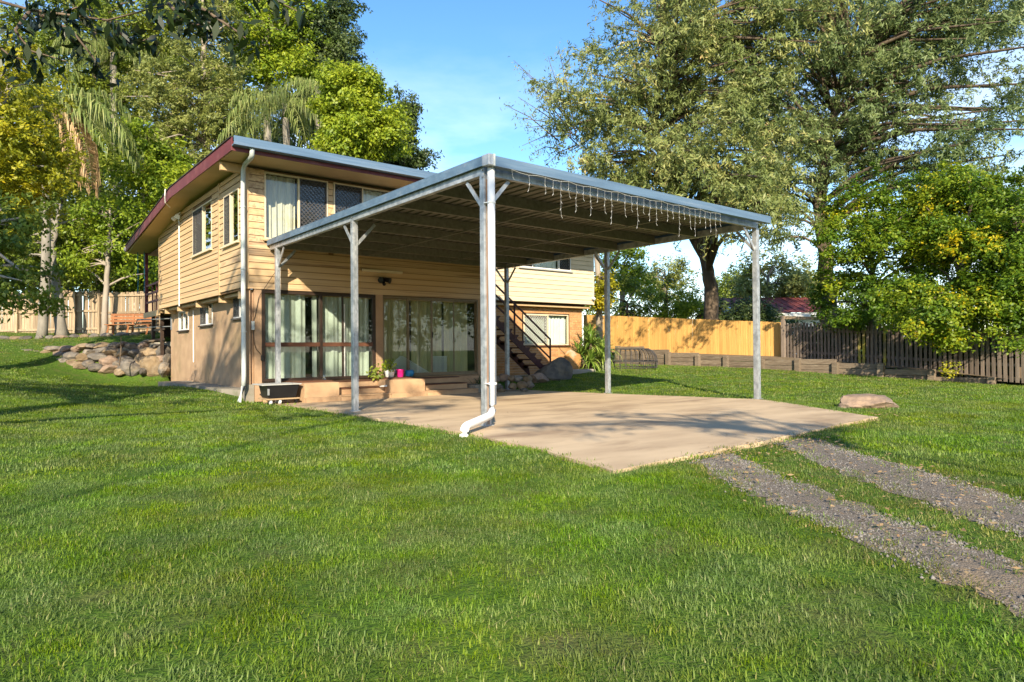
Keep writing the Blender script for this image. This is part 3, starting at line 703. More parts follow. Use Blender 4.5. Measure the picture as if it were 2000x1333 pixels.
# the big dark framed window
Z0, Z1 = .465, 2.585
def dark_window():
    fr = MB(); a0, a1 = .38, 3.25; f = .07
    fr.box(a0, a1, -.02, .10, Z1-f, Z1); fr.box(a0, a1, -.02, .10, Z0, Z0+f); fr.box(a0, a0+f, -.02, .10, Z0+f, Z1-f); fr.box(a1-f*1.2, a1, -.02, .10, Z0+f, Z1-f)
    fr.box(1.76, 1.83, -.025, .09, Z0+f, Z1-f)
    w = fr.build('dark_window', 'dark_frame', house, bevel=.004)
    MB().box(a0+f, 1.76, -.028, .06, 1.275, 1.375).build('transom', 'brown_timber', w, bevel=.004); MB().box(1.83, a1-f*1.2, -.028, .06, 1.275, 1.375).build('transom', 'brown_timber', w, bevel=.004)
    MB().box(2.345, 2.375, -.012, .04, Z0+f, 1.275).build('sash_bar', 'dark_frame', w); MB().box(2.345, 2.375, -.012, .04, 1.375, Z1-f).build('sash_bar', 'dark_frame', w)
    MB().box(2.40, 2.415, -.006, .03, Z0+f, 2.33).build('blind_cord', 'wire_white', w)
    for p, q in ((a0+f, 1.76), (1.83, 2.345), (2.375, a1-f*1.2)):
        for r, s in ((Z0+f, 1.275), (1.375, Z1-f)): MB().box(p, q, .018, .024, r, s).build('pane', 'glass', w)
    for p, q, m in ((.50, 1.47, 'curtain'), (1.62, 1.74, 'curtain'), (1.86, 3.15, 'curtain')):
        n = int((q-p)*70); mb = MB()
        for k in range(n+1):
            a = p+(q-p)*k/n; d = .17+.03*math.sin(a*17+1.3*math.sin(a*5))+.014*math.sin(a*46)
            mb.v += [(a, d+.02*math.sin(a*11), Z0+.02), (a, d, Z1-.03)]
        mb.f = [(2*k, 2*k+2, 2*k+3, 2*k+1) for k in range(n)]; mb.build('curtain', m, w, smooth=True)
    r_ = MB(); r_.box(a0, a1, .8, .82, Z0, Z1); r_.box(a0-.02, a0, .1, .8, Z0, Z1); r_.box(a1, a1+.02, .1, .8, Z0, Z1); r_.box(a0, a1, .1, .8, Z1, Z1+.02); r_.box(a0, a1, .1, .8, Z0-.02, Z0); r_.build('dark_room_box', 'unlit_interior', w)
dark_window()
def sliding_door():
    a0, a1 = 3.465, 6.495; fr = MB(); f = .035
    fr.box(a0, a1, -.012, .12, Z1-f, Z1); fr.box(a0, a1, -.012, .12, Z0, Z0+f); fr.box(a0, a0+f, -.012, .12, Z0+f, Z1-f); fr.box(a1-f, a1, -.012, .12, Z0+f, Z1-f)
    w = fr.build('sliding_door', 'bronze_frame', house, bevel=.003)
    X = [3.50, 4.23, 4.96, 5.70, 6.46]
    for i in range(4):
        p, q = X[i], X[i+1]; y = .035 if i in (1, 2) else .075; s = MB(); t = .028
        s.box(p, p+t, y-.012, y+.012, Z0+f, Z1-f); s.box(q-t, q, y-.012, y+.012, Z0+f, Z1-f); s.box(p+t, q-t, y-.012, y+.012, Z1-f-.04, Z1-f); s.box(p+t, q-t, y-.012, y+.012, Z0+f, Z0+f+.06)
        d = s.build('door_panel', 'bronze_frame', w, bevel=.002)
        MB().box(p+t, q-t, y-.002, y+.003, Z0+f+.06, Z1-f-.04).build('pane', 'glass', d)
        if i == 2: MB().box(p+.004, p+.026, y-.035, y-.013, 1.50, 1.66).build('handle', 'black_plastic', d, bevel=.003)
    for p, q, m in ((3.52, 4.36, 'curtain_olive'), (4.46, 5.40, 'curtain_olive'), (5.50, 6.32, 'curtain_olive')):
        n = int((q-p)*70); mb = MB()
        for k in range(n+1):
            a = p+(q-p)*k/n; d = .24+.035*math.sin(a*23+1.3*math.sin(a*5))+.014*math.sin(a*51)
            mb.v += [(a, d+.02*math.sin(a*11), Z0+.02), (a, d, Z1-.03)]
        mb.f = [(2*k, 2*k+2, 2*k+3, 2*k+1) for k in range(n)]; mb.build('curtain', m, w, smooth=True)
    r_ = MB(); r_.box(a0, a1, .9, .92, Z0, Z1); r_.box(a0-.02, a0, .12, .9, Z0, Z1); r_.box(a1, a1+.02, .12, .9, Z0, Z1); r_.box(a0, a1, .12, .9, Z1, Z1+.02); r_.box(a0, a1, .12, .9, Z0-.02, Z0); r_.build('dark_room_box', 'unlit_interior', w)
sliding_door()
# lattice barriers just inside the glass
def lattice(poly_top, x0, x1, label):
    mb = MB(); z0 = Z0+.05; y = .135
    def top(x): return poly_top(x)
    k = x0-1.0
    while k < x1+1.0:
        for sg in (1, -1):
            p = None; q = None
            for i in range(41):
                x = k+sg*i*.025; z = z0+i*.018
                if x0 <= x <= x1 and z <= top(x):
                    if p is None: p = (x, y, z)
                    q = (x, y, z)
            if p is not None and abs(p[0]-q[0]) > .03: mb.bar(p, q, .012, .006, up=(0, 1, 0))
        k += .055
    xs = np.linspace(x0, x1, 9)
    for i in range(8): mb.bar((xs[i], y-.006, top(xs[i])), (xs[i+1], y-.006, top(xs[i+1])), .014, .012, up=(0, 1, 0))
    o = mb.build('lattice_screen', 'white_paint'); tag(o, label, 'lattice')
lattice(lambda x: Z0+.05+max(.02, .52*(1-abs(x-4.05)/(.55 if x < 4.05 else .95))), 3.6, 4.96, 'folded white lattice leaning in a peak behind the sliding door glass')
lattice(lambda x: Z0+.52, 5.0, 5.52, 'square white lattice panel behind the middle sliding door pane')

# right hand wing: boards above, brick below -------------------------------
XR = float(at_y(1159, 594, WY)[0]); ZBW = 2.74
wl_, wr_ = float(at_y(1014, 523, WY)[0]), float(at_y(1114, 531, WY)[0])
WW = (wl_, wr_, 3.86, 4.9)
b = MB(); lining(b, 6.6, XR, ZBW, ZT, [WW], lambda p, q, r, s: b.box(p, q, WY+.002, WY+.1, r, s)); ww = b.build('wing_wall', 'board_shadow_wing', house)
clad(ww, 6.6, XR-.05, ZBW, ZT, [WW], front_place(WY), 'cladding_wing')
MB().box(XR-.055, XR+.01, WY-.034, WY+.1, ZBW-.01, ZT).build('corner_board', 'cladding_wing', house)
MB().box(XR-.1, XR, WY+.1, 9, ZBW, ZT).build('end_wall', 'cladding_wing', house)
c1, c2 = wl_+(wr_-wl_)*.24, wl_+(wr_-wl_)*.76
window('window', house, 'front', *WW, WY, [(wl_, c1, 'screen', None, None), (c1, c2, 'glass', 'curtain_white', (c1, c2)), (c2, wr_, 'screen', None, None)], frame='white_frame', sill_m='grey_board')
BY = WY+.34
bxr = float(at_y(1137, 601, BY)[0])
BW = (float(at_y(1021, 608, BY)[0]), float(at_y(1109.5, 614, BY)[0]), 1.29, 2.36)
b = MB(); lining(b, 6.6, bxr-.004, .0, ZBW-.08, [BW], lambda p, q, r, s: b.box(p, q, BY+.012, BY+.2, r, s)); bw = b.build('brick_wall', 'mortar', house)
br_me = {}
def brick_piece(L):
    k = round(L, 2)
    if k not in br_me:
        br_me[k] = MB().box(0, k, 0, .05, 0, .076).mesh('brick', 'brick')
    return br_me[k]
nb = 0; z = .30; row = 0
while z+.076 < ZBW-.08:
    x = bxr-(.24 if row % 2 else .12)
    xe = bxr; 
    while xe > 8.35:
        s0 = max(x, 8.35)
        if not (z+.08 > BW[2] and z < BW[3] and xe > BW[0] and s0 < BW[1]):
            segs = [(s0, xe-.01)]
        elif z+.08 > BW[2] and z < BW[3]:
            segs = []
            if s0 < BW[0]-.05: segs.append((s0, BW[0]))
            if xe > BW[1]+.05: segs.append((BW[1], xe-.01))
        for p, q in segs:
            if q-p > .04: link('brick', brick_piece(q-p), bw, (p, BY+random.uniform(-.003, .003), z)); nb += 1
        xe = x; x -= .24
    z += .086; row += 1
MB().box(6.7, bxr, BY-.1, BY+.02, ZBW-.075, ZBW-.005).build('bearer', 'brown_timber', house)
wm = (BW[0]+BW[1])/2
window('window', house, 'front', *BW, BY, [(BW[0], wm+.08, 'screen_pale', 'curtain', (BW[0], wm)), (wm+.08, BW[1], 'glass', 'curtain_white', (wm+.1, BW[1]))], frame='cream_frame', sill_m='brown_timber', proud=.02)
b = MB(); p, q, r, s = BW; b.box(p-.03, p-.002, BY-.03, BY+.02, r-.01, s+.03); b.box(q+.002, q+.03, BY-.03, BY+.02, r-.01, s+.03); b.box(p-.002, q+.002, BY-.03, BY+.02, s+.002, s+.03); b.build('window_surround', 'dark_frame', house)

# roof ----------------------------------------------------------------------
RX0, RX1 = -.54, XR+.5
prof = [(-1.0, 5.625), (4.70, 5.66), (11.75, 4.90)]
def roof_z(y):
    for (y0, z0), (y1, z1) in zip(prof, prof[1:]):
        if y <= y1: return z0+(z1-z0)*(y-y0)/(y1-y0)
    return prof[-1][1]
n = int((RX1-RX0)/.03); V, Fq = [], []
for k in range(n+1):
    x = RX0+(RX1-RX0)*k/n; dz = .011*math.sin(x*2*math.pi/.12)
    for y, z in [(-1.07, 5.625)]+prof[1:]: V.append((x, y, z+.03+dz))
b = MB(); b.v = V; b.f = [(3*k+j, 3*k+3+j, 3*k+4+j, 3*k+1+j) for k in range(n) for j in (0, 1)]
b.build('roof', 'roof_sheet', house, smooth=True)
b = MB(); b.prism([(-.98, 5.42), (4.7, 5.455), (11.7, 4.70), (11.7, 4.82), (4.7, 5.60), (-.98, 5.57)], 'x', RX0+.03, RX1-.03); b.build('eave_lining', 'soffit', house)
MB().prism([(-1.155, 5.675), (-1.165, 5.49), (-1.0, 5.48), (-1.0, 5.51), (-1.145, 5.52), (-1.14, 5.675)], 'x', RX0-.02, RX1).build('gutter', 'gutter_blue', house)
MB().box(RX0+.0, RX1, -.985, -.955, 5.40, 5.60).build('fascia', 'maroon', house, bevel=.003)
b = MB(); b.prism([(-1.0, 5.40), (4.70, 5.425), (11.78, 4.735), (11.78, 4.96), (4.70, 5.70), (-1.0, 5.665)], 'x', RX0-.028, RX0+.0); b.build('barge_board', 'maroon', house)
b = MB(); b.prism([(-1.0, 5.668), (4.70, 5.703), (11.78, 4.963), (11.78, 4.985), (4.70, 5.725), (-1.0, 5.69)], 'x', RX0-.05, RX0+.06); b.build('barge_capping', 'dark_frame', house)
MB().box(RX0-.06, RX0+.3, 11.70, 11.85, 4.80, 4.92).build('rear_gutter', 'white_paint', house)
MB().box(-.5, .02, .02, .14, 5.22, 5.40).build('rafter_end', 'trim', house, bevel=.004)
# downpipe at the front left corner
_a, _b, _c, _d = at_y(493, 282, -1.06), at_y(492, 303, -1.06), at_y(477, 325, -.12), at_y(474, 336, -.12)
_e = at_y(468, 770, -.14)
dp = [_a, _b, _b*.9+_c*.1-np.array([0, 0, .03]), _b*.12+_c*.88+np.array([0, 0, .02]), _c*.4+_d*.6, (_d[0], -.12, 4.6), (_e[0]+.10, -.12, .62), (_e[0]+.09, -.13, .40), (_e[0]-.03, -.2, .05), (_e[0]-.04, -.21, -.05)]
for p_, q_ in ((dp[:8], 'pvc_old'), (dp[7:], 'pvc_old')):
    b = MB(); b.tube(p_, .052, 12); b.build('downpipe', q_, house, smooth=True)
for z in (4.4, 3.0, 1.6): MB().lathe((float(_d[0])+(float(_e[0])+.10-float(_d[0]))*(4.6-z)/4.0, -.12, z), [(.054, 0), (.062, .004), (.062, .03), (.054, .034)], 12).build('pipe_strap', 'pvc_old', house)
# conduit, junction box and spotlight on the left wall
cy_, sy_ = 6.05, -.04
b = MB(); b.tube([(sy_, cy_, 2.52), (sy_, cy_, 5.22)], .016, 6); b.build('conduit', 'pvc_white', house)
b = MB(); b.tube([(-.62, 5.0, 5.72), (-.62, 5.05, 5.55), (-.58, 5.2, 5.38), (-.40, 5.5, 5.32)], .018, 6); b.build('cable', 'pvc_white', house)
b = MB(); b.box(-.06, 0, 5.93, 6.13, 5.12, 5.30); b.tube([(-.07, 5.85, 5.2), (-.16, 5.72, 5.12)], [.05, .075], 10); b.tube([(-.07, 6.15, 5.2), (-.18, 6.22, 5.10)], [.05, .075], 10); b.build('spotlight', 'pvc_white', house)
b = MB(); b.tube([(.33, 5.98, 2.4), (.33, 5.98, .85)], .016, 6); b.build('conduit', 'pvc_white', house)
# front wall fittings under the carport
b = MB(); b.box(2.86, 4.0, -.10, -.03, 3.17, 3.235); b.build('batten_light', 'cream_frame', house, bevel=.006)
b = MB(); b.box(3.38, 3.50, -.06, -.02, 2.93, 3.05); b.tube([(3.40, -.07, 3.0), (3.30, -.20, 2.96)], [.05, .075], 10); b.tube([(3.48, -.07, 3.0), (3.58, -.20, 2.96)], [.05, .075], 10); b.tube([(3.44, -.06, 2.93), (3.44, -.14, 2.86)], [.04, .045], 8); b.build('floodlight', 'black_plastic', house)
q_ = at_y(1155, 583, WY); b = MB(); b.tube([(q_[0], WY-.03, q_[2]), (q_[0], WY-.10, q_[2])], [.05, .05], 10); b.tube([(q_[0], WY-.10, q_[2]-.01), (q_[0]+.02, WY-.17, q_[2]-.05)], [.055, .04], 10); b.build('dome_camera', 'white_paint', house)
b = MB(); b.tube([(.30, -.03, 2.40), (.22, -.03, 1.98), (.17, -.03, 1.84)], .006, 5); b.tube([(1.0, -.42, 3.42), (.62, -.22, 3.0), (.36, -.06, 2.52), (.30, -.03, 2.40)], .006, 5); b.tube([(.17, -.03, 1.70), (.19, -.03, 1.4), (.24, -.03, 1.22), (.33, -.03, 1.12), (.37, -.04, 1.05)], .007, 5); b.build('cable', 'wire_black', house)
MB().box(.14, .20, -.05, .0, 1.66, 1.86).build('power_box', 'pvc_old', house, bevel=.004)
MB().box(.34, .41, -.07, -.02, .96, 1.08).build('power_point', 'black_plastic', house, bevel=.01)
# rear verandah
b = MB(); b.box(.0, 5, 9.0, 11.6, 2.46, 2.56); b.build('verandah_deck', 'trim', house)
b = MB(); b.box(-.02, .02, 9.0, 11.62, 2.38, 2.565); b.build('deck_edge', 'trim', house)
for y in (11.45, ): MB().box(-.0, .1, y-.05, y+.05, 2.56, 4.72).build('verandah_post', 'maroon', house)
MB().box(1.9, 2.0, 11.4, 11.5, 2.56, 4.72).build('verandah_post', 'maroon', house)
for z in (2.92, 3.22, 3.52): MB().bar((.05, 9.1, z), (.05, 11.4, z), .045, .07).build('rail', 'maroon', house)
MB().bar((.05, 9.1, 3.56), (2.0, 11.45, 3.56), .05, .05).build('rail', 'maroon', house)
for y in (9.7, 10.4): MB().box(.03, .07, y-.02, y+.02, 2.56, 3.52).build('baluster', 'maroon', house)
for y in (9.5, 10.9): MB().box(.12, .22, y-.05, y+.05, .8, 2.46).build('stump', 'dark_frame', house)
for z in (1.55, 1.9): MB().box(.16, .2, 9.2, 11.2, z, z+.07).build('stump_rail', 'dark_frame', house)
MB().box(.5, 5, 11.2, 11.3, .6, 2.46).build('underfloor_shade', 'dark_frame', house)  # dark sheet that paints the shade under the verandah
b = MB(); b.box(.1, 5, 9.02, 11.6, 4.66, 4.70)
b.build('verandah_ceiling', 'brown_timber', house)
for i, (x, y) in enumerate(((-.25, 11.3), (-.1, 11.0))):
    b = MB(); b.tube([(x, y, 4.72), (x+.01, y, 3.7), (x, y+.01, 3.25)], .014, 6); o = b.build('rope', 'rope_teal')
    tag(o, ['teal rope hanging from the rear eave, nearer the eave tip', 'teal rope hanging from the rear eave, nearer the verandah post'][i], 'rope', 'ropes hanging from the verandah eave')
# folding clothesline on the stucco end
cl = thing('clothesline', 'grey folding clothesline bars fixed to the rear corner of the stucco wall', 'clothesline', (.35, 9.0, 2.0))
for z in (2.28, 2.02): MB().tube([(.40, 8.95, z), (-.45, 10.2 if z > 2.1 else 10.8, z-.02)], .016, 6).build('bar', 'steel_bar', cl)
MB().box(.33, .37, 8.85, 9.0, 1.9, 2.32).build('bracket', 'steel_bar', cl)
MB().tube([(-.45, 10.2, 2.26), (-.45, 10.8, 2.0)], .014, 6).build('end_bar', 'steel_bar', cl)
# ------------------------------------------------------------------ carport
CX0, CX1, CYF, CYB = .504, 7.304, -8.463, -.04
PXL, PXR = .585, 7.20
PYS = (-.452, -4.38, -8.34)
carport = thing('carport', 'flat roofed galvanised steel carport with blue edge trim standing in front of the house', 'carport', (3.9, -4.2, 0))
def bz(y): return 3.504-.0017*y
for x in (PXL, PXR):
    for y in PYS:
        b = MB(); w = .05; s_ = 1 if x < 3 else -1
        b.box(x-w, x+w, y-w, y+w, slab_z(y)-.03, bz(y)+(.0 if x < 3 else .0))
        p = b.build('post', 'galv', carport, bevel=.004)
        b = MB(); b.box(x-.018, x+.018, y-w-.004, y-w, slab_z(y)+.02, bz(y)-.06); b.build('post_channel', 'rust' if (x < 3 and y < -8) else 'galv', p)
        for zb2 in (bz(y)-.03, bz(y)+.06):
            b = MB(); b.tube([(x-.052*s_, y-.02, zb2), (x-.066*s_, y-.02, zb2)], .012, 6); b.build('bolt', 'steel_bar', p)
        b = MB(); b.box(x-.075, x+.075, y-.075, y+.075, slab_z(y)+.001, slab_z(y)+.012); b.build('base_plate', 'galv', p)
        zt = bz(y)+.005
        dirs = []
        if y > -1: dirs = [(0, -1)]
        elif y < -8: dirs = [(0, 1)]
        else: dirs = [(0, 1), (0, -1)] if x > 3 else [(0, 1)]
        dirs.append((s_, 0))
        for dx, dy in dirs:
            k = .36
            b = MB(); b.bar((x+dx*.05, y+dy*.05, zt-.42), (x+dx*(.05+k), y+dy*(.05+k), zt-.02), .055, .02, up=(dy, dx, 0)); b.build('knee_brace', 'galv', carport)
# beams
for x, nm in ((PXL, 'side_beam'), (PXR, 'side_beam')):
    b = MB(); b.quadbox([(x-.045, CYF+.09, bz(CYF)), (x+.035, CYF+.09, bz(CYF)), (x+.035, CYB-.02, bz(CYB)), (x-.045, CYB-.02, bz(CYB)), (x-.045, CYF+.09, bz(CYF)+.125), (x+.035, CYF+.09, bz(CYF)+.125), (x+.035, CYB-.02, bz(CYB)+.125), (x-.045, CYB-.02, bz(CYB)+.125)]); b.build(nm, 'galv', carport, bevel=.003)
MB().box(PXL+.05, PXR-.05, -8.39, -8.32, 3.520, 3.66).build('front_beam', 'galv', carport, bevel=.003)
MB().box(PXL+.05, PXR-.05, -8.40, -8.33, 3.512, 3.519).build('beam_lip', 'galv', carport)
MB().box(PXL+.05, PXR-.05, -.50, -.44, 3.505, 3.65).build('rear_beam', 'galv_shaded', carport)
py_ = [-1.40, -2.52, -3.64, -4.76, -5.88, -7.0, -7.72]
for y in py_[:-1]:
    b = MB(); z = bz(y)
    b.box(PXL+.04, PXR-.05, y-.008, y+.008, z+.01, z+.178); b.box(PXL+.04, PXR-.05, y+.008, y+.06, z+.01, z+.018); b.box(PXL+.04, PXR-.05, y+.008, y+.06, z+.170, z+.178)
    b.build('purlin', 'galv_shaded', carport)
for x in (2.75, 4.95):
    MB().box(x-.018, x+.018, -8.31, -.5, 3.497, 3.510).build('bridging', 'galv_shaded', carport)
# ribbed roof sheets, laid side by side
RP = .19
def sheet(x0, x1, name):
    xs = []; x = x0
    while x < x1-.01:
        for dx, dz in ((0, 0), (RP*.62, 0), (RP*.68, .042), (RP*.92, .042), (RP*.98, 0)): xs.append((min(x+dx, x1), dz))
        x += RP
    xs.append((x1, 0)); V, Fq = [], []
    for x, dz in xs:
        for y in (CYF+.01, CYB): V.append((x, y, 3.70-.0017*y+dz))
    b = MB(); b.v = V; b.f = [(2*i, 2*i+2, 2*i+3, 2*i+1) for i in range(len(xs)-1)]
    return b.build('roof_sheet', 'galv_shaded', carport)
xx = CX0+.02
while xx < CX1-.1:
    sheet(xx, min(xx+RP*4, CX1-.02), 's'); xx += RP*4
# blue trim
def trim(x0, x1, y0, y1, z0, z1): return MB().quadbox([(x0, y0, z0-.0017*y0), (x1, y0, z0-.0017*y0), (x1, y1, z0-.0017*y1), (x0, y1, z0-.0017*y1), (x0, y0, z1-.0017*y0), (x1, y0, z1-.0017*y0), (x1, y1, z1-.0017*y1), (x0, y1, z1-.0017*y1)])
trim(CX0-.02, CX0, CYF+.04, CYB, 3.605, 3.728).build('side_trim', 'gutter_blue', carport)
trim(CX0-.02, CX0+.05, CYF+.04, CYB, 3.729, 3.733).build('side_trim', 'gutter_blue', carport)
trim(CX1, CX1+.02, CYF+.04, CYB, 3.605, 3.728).build('side_trim', 'gutter_blue', carport)
b = MB(); b.prism([(CYF-.11, 3.735), (CYF-.115, 3.60), (CYF+.0, 3.595), (CYF+.0, 3.61), (CYF-.10, 3.615), (CYF-.095, 3.735)], 'x', CX0+.06, CX1+.06); b.build('front_gutter', 'gutter_blue', carport)
b = MB(); b.box(CX0-.03, CX0+.058, CYF-.12, CYF+.035, 3.60, 3.75); b.build('gutter_end', 'galv', carport, bevel=.008)
MB().box(CX0+.05, CX0+.075, CYF-.125, CYF-.05, 3.598, 3.752).build('end_strap', 'pvc_old', carport)
b = MB(); b.lathe((CX0+.55, CYB+.0, 3.60), [(.005, 0), (.005, .001)], 4)
# white downpipe in front of the near corner post
PP = at_y(961, 600, -8.47)
pxw, pyw = float(PP[0]), -8.47
zb_ = slab_z(pyw)
E_ = at_z(906, 838, zb_+.09)
dx, dy = float(E_[0])-pxw, float(E_[1])-pyw; L = math.hypot(dx, dy); ux, uy = dx/L, dy/L
path = [(pxw, pyw, 3.60), (pxw, pyw, .46)]
for t in (30, 60, 90):
    a = math.radians(t); path.append((pxw+ux*.14*(1-math.cos(a)), pyw+uy*.14*(1-math.cos(a)), .46-.14*math.sin(a)))
path.append((pxw+ux*(L-.10), pyw+uy*(L-.10), .285))
for t in (30, 60, 90):
    a = math.radians(t); path.append((pxw+ux*(L-.10+.10*math.sin(a)), pyw+uy*(L-.10+.10*math.sin(a)), .285-.09*(1-math.cos(a))))
path.append((pxw+ux*L, pyw+uy*L, .13))
b = MB(); b.tube(path, .051, 16); b.build('downpipe', 'pvc_white', carport, smooth=True)
for z in (.72, 3.12):
    MB().lathe((pxw, pyw, z), [(.052, 0), (.058, .003), (.058, .027), (.052, .03)], 16).build('pipe_clip', 'pvc_white', carport)
    MB().bar((pxw-.04, pyw+.02, z+.015), (PXL-.05, PYS[2]-.055, z+.015), .03, .012).build('pipe_clip', 'pvc_white', carport)
# icicle lights under the front gutter
lights = thing('icicle_lights', 'white icicle fairy lights hanging along the front gutter of the carport', 'fairy lights', (3.0, CYF, 3.6))
b = MB(); xs = np.arange(.86, 5.75, .15); pts = []
for i, x in enumerate(xs): pts.append((x, CYF-.118, 3.595-.03*abs(math.sin(i*.9))-.006*i/len(xs)))
b.tube(pts, .0017, 5); b.build('cable', 'wire_white', lights)
for i, x in enumerate(xs):
    if i < 5 and i % 2: continue
    n = [2, 4, 3, 5, 2, 3, 5][i % 7]+random.choice((-1, 0, 0)); z = pts[i][2]; b = MB(); p = [(x, CYF-.118, z)]; xx, yy = x, CYF-.118
    for k in range(n):
        z -= .085+random.uniform(0, .03); xx = x+random.uniform(-.012, .012); p.append((xx, yy+random.uniform(-.008, .008), z))
    b.tube(p, .0011, 4)
    for k in range(1, len(p)):
        q = p[k]; sx = random.choice((-1, 1)); b.tube([q, (q[0]+sx*.022, q[1]-.005, q[2]-.032)], [.0034, .0022], 5)
    b.build('strand', 'bulb', lights)

# ------------------------------------------------------------------ outside staircase
SY0, SY1 = .20, 1.08
st = thing('staircase', 'open maroon steel staircase with handrail climbing left in front of the brick wall', 'staircase', (8.6, .6, .4))
sx0, sz0, slope = 9.28, .50, .80
def szz(x): return sz0+(sx0-x)*slope
xt = 6.75
for y in (SY0, SY1):
    b = MB(); b.quadbox([(sx0+.10, y-.02, sz0-.24), (sx0+.10, y+.02, sz0-.24), (sx0+.02, y+.02, sz0+.04), (sx0+.02, y-.02, sz0+.04), (xt, y-.02, szz(xt)-.20), (xt, y+.02, szz(xt)-.20), (xt, y+.02, szz(xt)+.03), (xt, y-.02, szz(xt)+.03)]); b.build('stringer', 'stair_steel', st)
x = sx0-.07; k = 0
while x > xt+.15:
    z = szz(x)+.10
    MB().box(x-.14, x+.14, SY0+.021, SY1-.021, z-.03, z+.01).build('tread', 'brown_timber', st, bevel=.004)
    for y in (SY0-.03, SY1-.02):
        b = MB(); b.quadbox([(x-.15, y, z-.10), (x+.02, y, z-.12), (x+.02, y+.008, z-.12), (x-.15, y+.008, z-.10), (x-.13, y, z), (x+.13, y, z), (x+.13, y+.008, z), (x-.13, y+.008, z)]); b.build('tread_bracket', 'stair_steel', st)
    x -= .235; k += 1
nx0, ntop = 9.43, 1.47
for x in (nx0, 7.98):
    z0 = szz(x)-.05 if x < 9.2 else .50
    MB().box(x-.02, x+.02, SY0-.06, SY0-.02, z0, ntop+(nx0-x)*.745).build('newel', 'stair_steel', st)
for k, d in enumerate((0, .30, .60)):
    MB().bar((nx0, SY0-.04, ntop-d*(1 if k else 1)), (6.85, SY0-.04, ntop-d+(nx0-6.85)*.745), .04, .04 if k else .045).build('rail', 'stair_steel', st)
MB().box(6.7, 7.0, SY0-.03, SY1, 2.50, 2.58).build('landing', 'stair_steel', st)
MB().box(sx0-.25, sx0+.22, SY0-.1, SY1+.1, .0, .30).build('footing', 'concrete_grey', st)

# ------------------------------------------------------------------ patio steps along the front room
ps = thing('patio_steps', 'tan rendered patio steps and seat boxes with brown ledges below the big windows', 'steps', (3.3, -.6, 0))
def zz(y): return slab_z(y)
b = MB(); b.quadbox([(.98, -1.02, .0), (1.80, -1.02, .0), (1.80, -.02, .0), (.92, -.02, .0), (.98, -1.02, .445), (1.80, -1.02, .445), (1.80, -.02, .445), (.88, -.02, .445)]); b.build('seat_box', 'render_steps', ps, bevel=.006)
MB().box(3.08, 4.10, -1.02, -.02, .0, .445).build('seat_box', 'render_steps', ps, bevel=.006)
MB().box(.86, 1.83, -.62, -.025, .446, .478).build('ledge', 'brown_timber', ps, bevel=.004)
MB().box(3.05, 4.12, -.52, -.025, .446, .476).build('ledge', 'brown_timber', ps, bevel=.004)
for x0, x1, e in ((1.80, 3.08, 0), (4.10, 5.55, .12)):
    for k, (y, z) in enumerate(((-1.14, .14), (-.80, .29), (-.42, .44))):
        MB().box(x0+.002, x1-.002+(e if k == 0 else 0), y, -.02-.001*k, .0 if k == 0 else z-.15, z-.025).build('riser', 'render_steps', ps, bevel=.005)
        MB().box(x0+.004, x1-.004+(e if k == 0 else 0), y-.02, -.03, z-.024, z).build('tread', 'brown_timber' if k else 'render_steps', ps, bevel=.005)
MB().box(.98, 1.79, -1.12, -1.03, .0, .125).build('bottom_kerb', 'render_steps', ps, bevel=.005); MB().box(3.09, 4.09, -1.12, -1.03, .0, .125).build('bottom_kerb', 'render_steps', ps, bevel=.005)
MB().box(5.56, 6.5, -.35, -.025, .0, .44).build('end_block', 'render_steps', ps, bevel=.005)

# black tub on a trolley
tub = thing('storage_tub', 'black plastic tub with grey lid on a small castor trolley by the corner post', 'tub', (.52, -.75, 0))
b = MB(); b.quadbox([(.20, -.98, .15), (.80, -.98, .15), (.80, -.5, .15), (.20, -.5, .15), (.15, -1.02, .43), (.86, -1.02, .43), (.86, -.45, .43), (.15, -.45, .43)]); b.build('tub_body', 'black_plastic', tub, bevel=.015)
MB().box(.03, .90, -1.05, -.40, .432, .458).build('lid', 'grey_board', tub, bevel=.006)
MB().box(.14, .87, -1.02, -.46, .115, .145).build('trolley_board', 'ply', tub, bevel=.003)
MB().box(.16, .20, -1.03, -1.0, .22, .36).build('clip', 'steel_bar', tub, bevel=.004)
for x in (.24, .44, .80):
    b = MB(); b.tube([(x-.022, -.97, .065), (x+.022, -.97, .065)], .046, 14); w_ = b.build('castor', 'white_paint' if x < .7 else 'black_plastic', tub, smooth=False)
    MB().box(x-.03, x+.03, -.985, -.945, .10, .114).build('castor_bracket', 'steel_bar', w_)

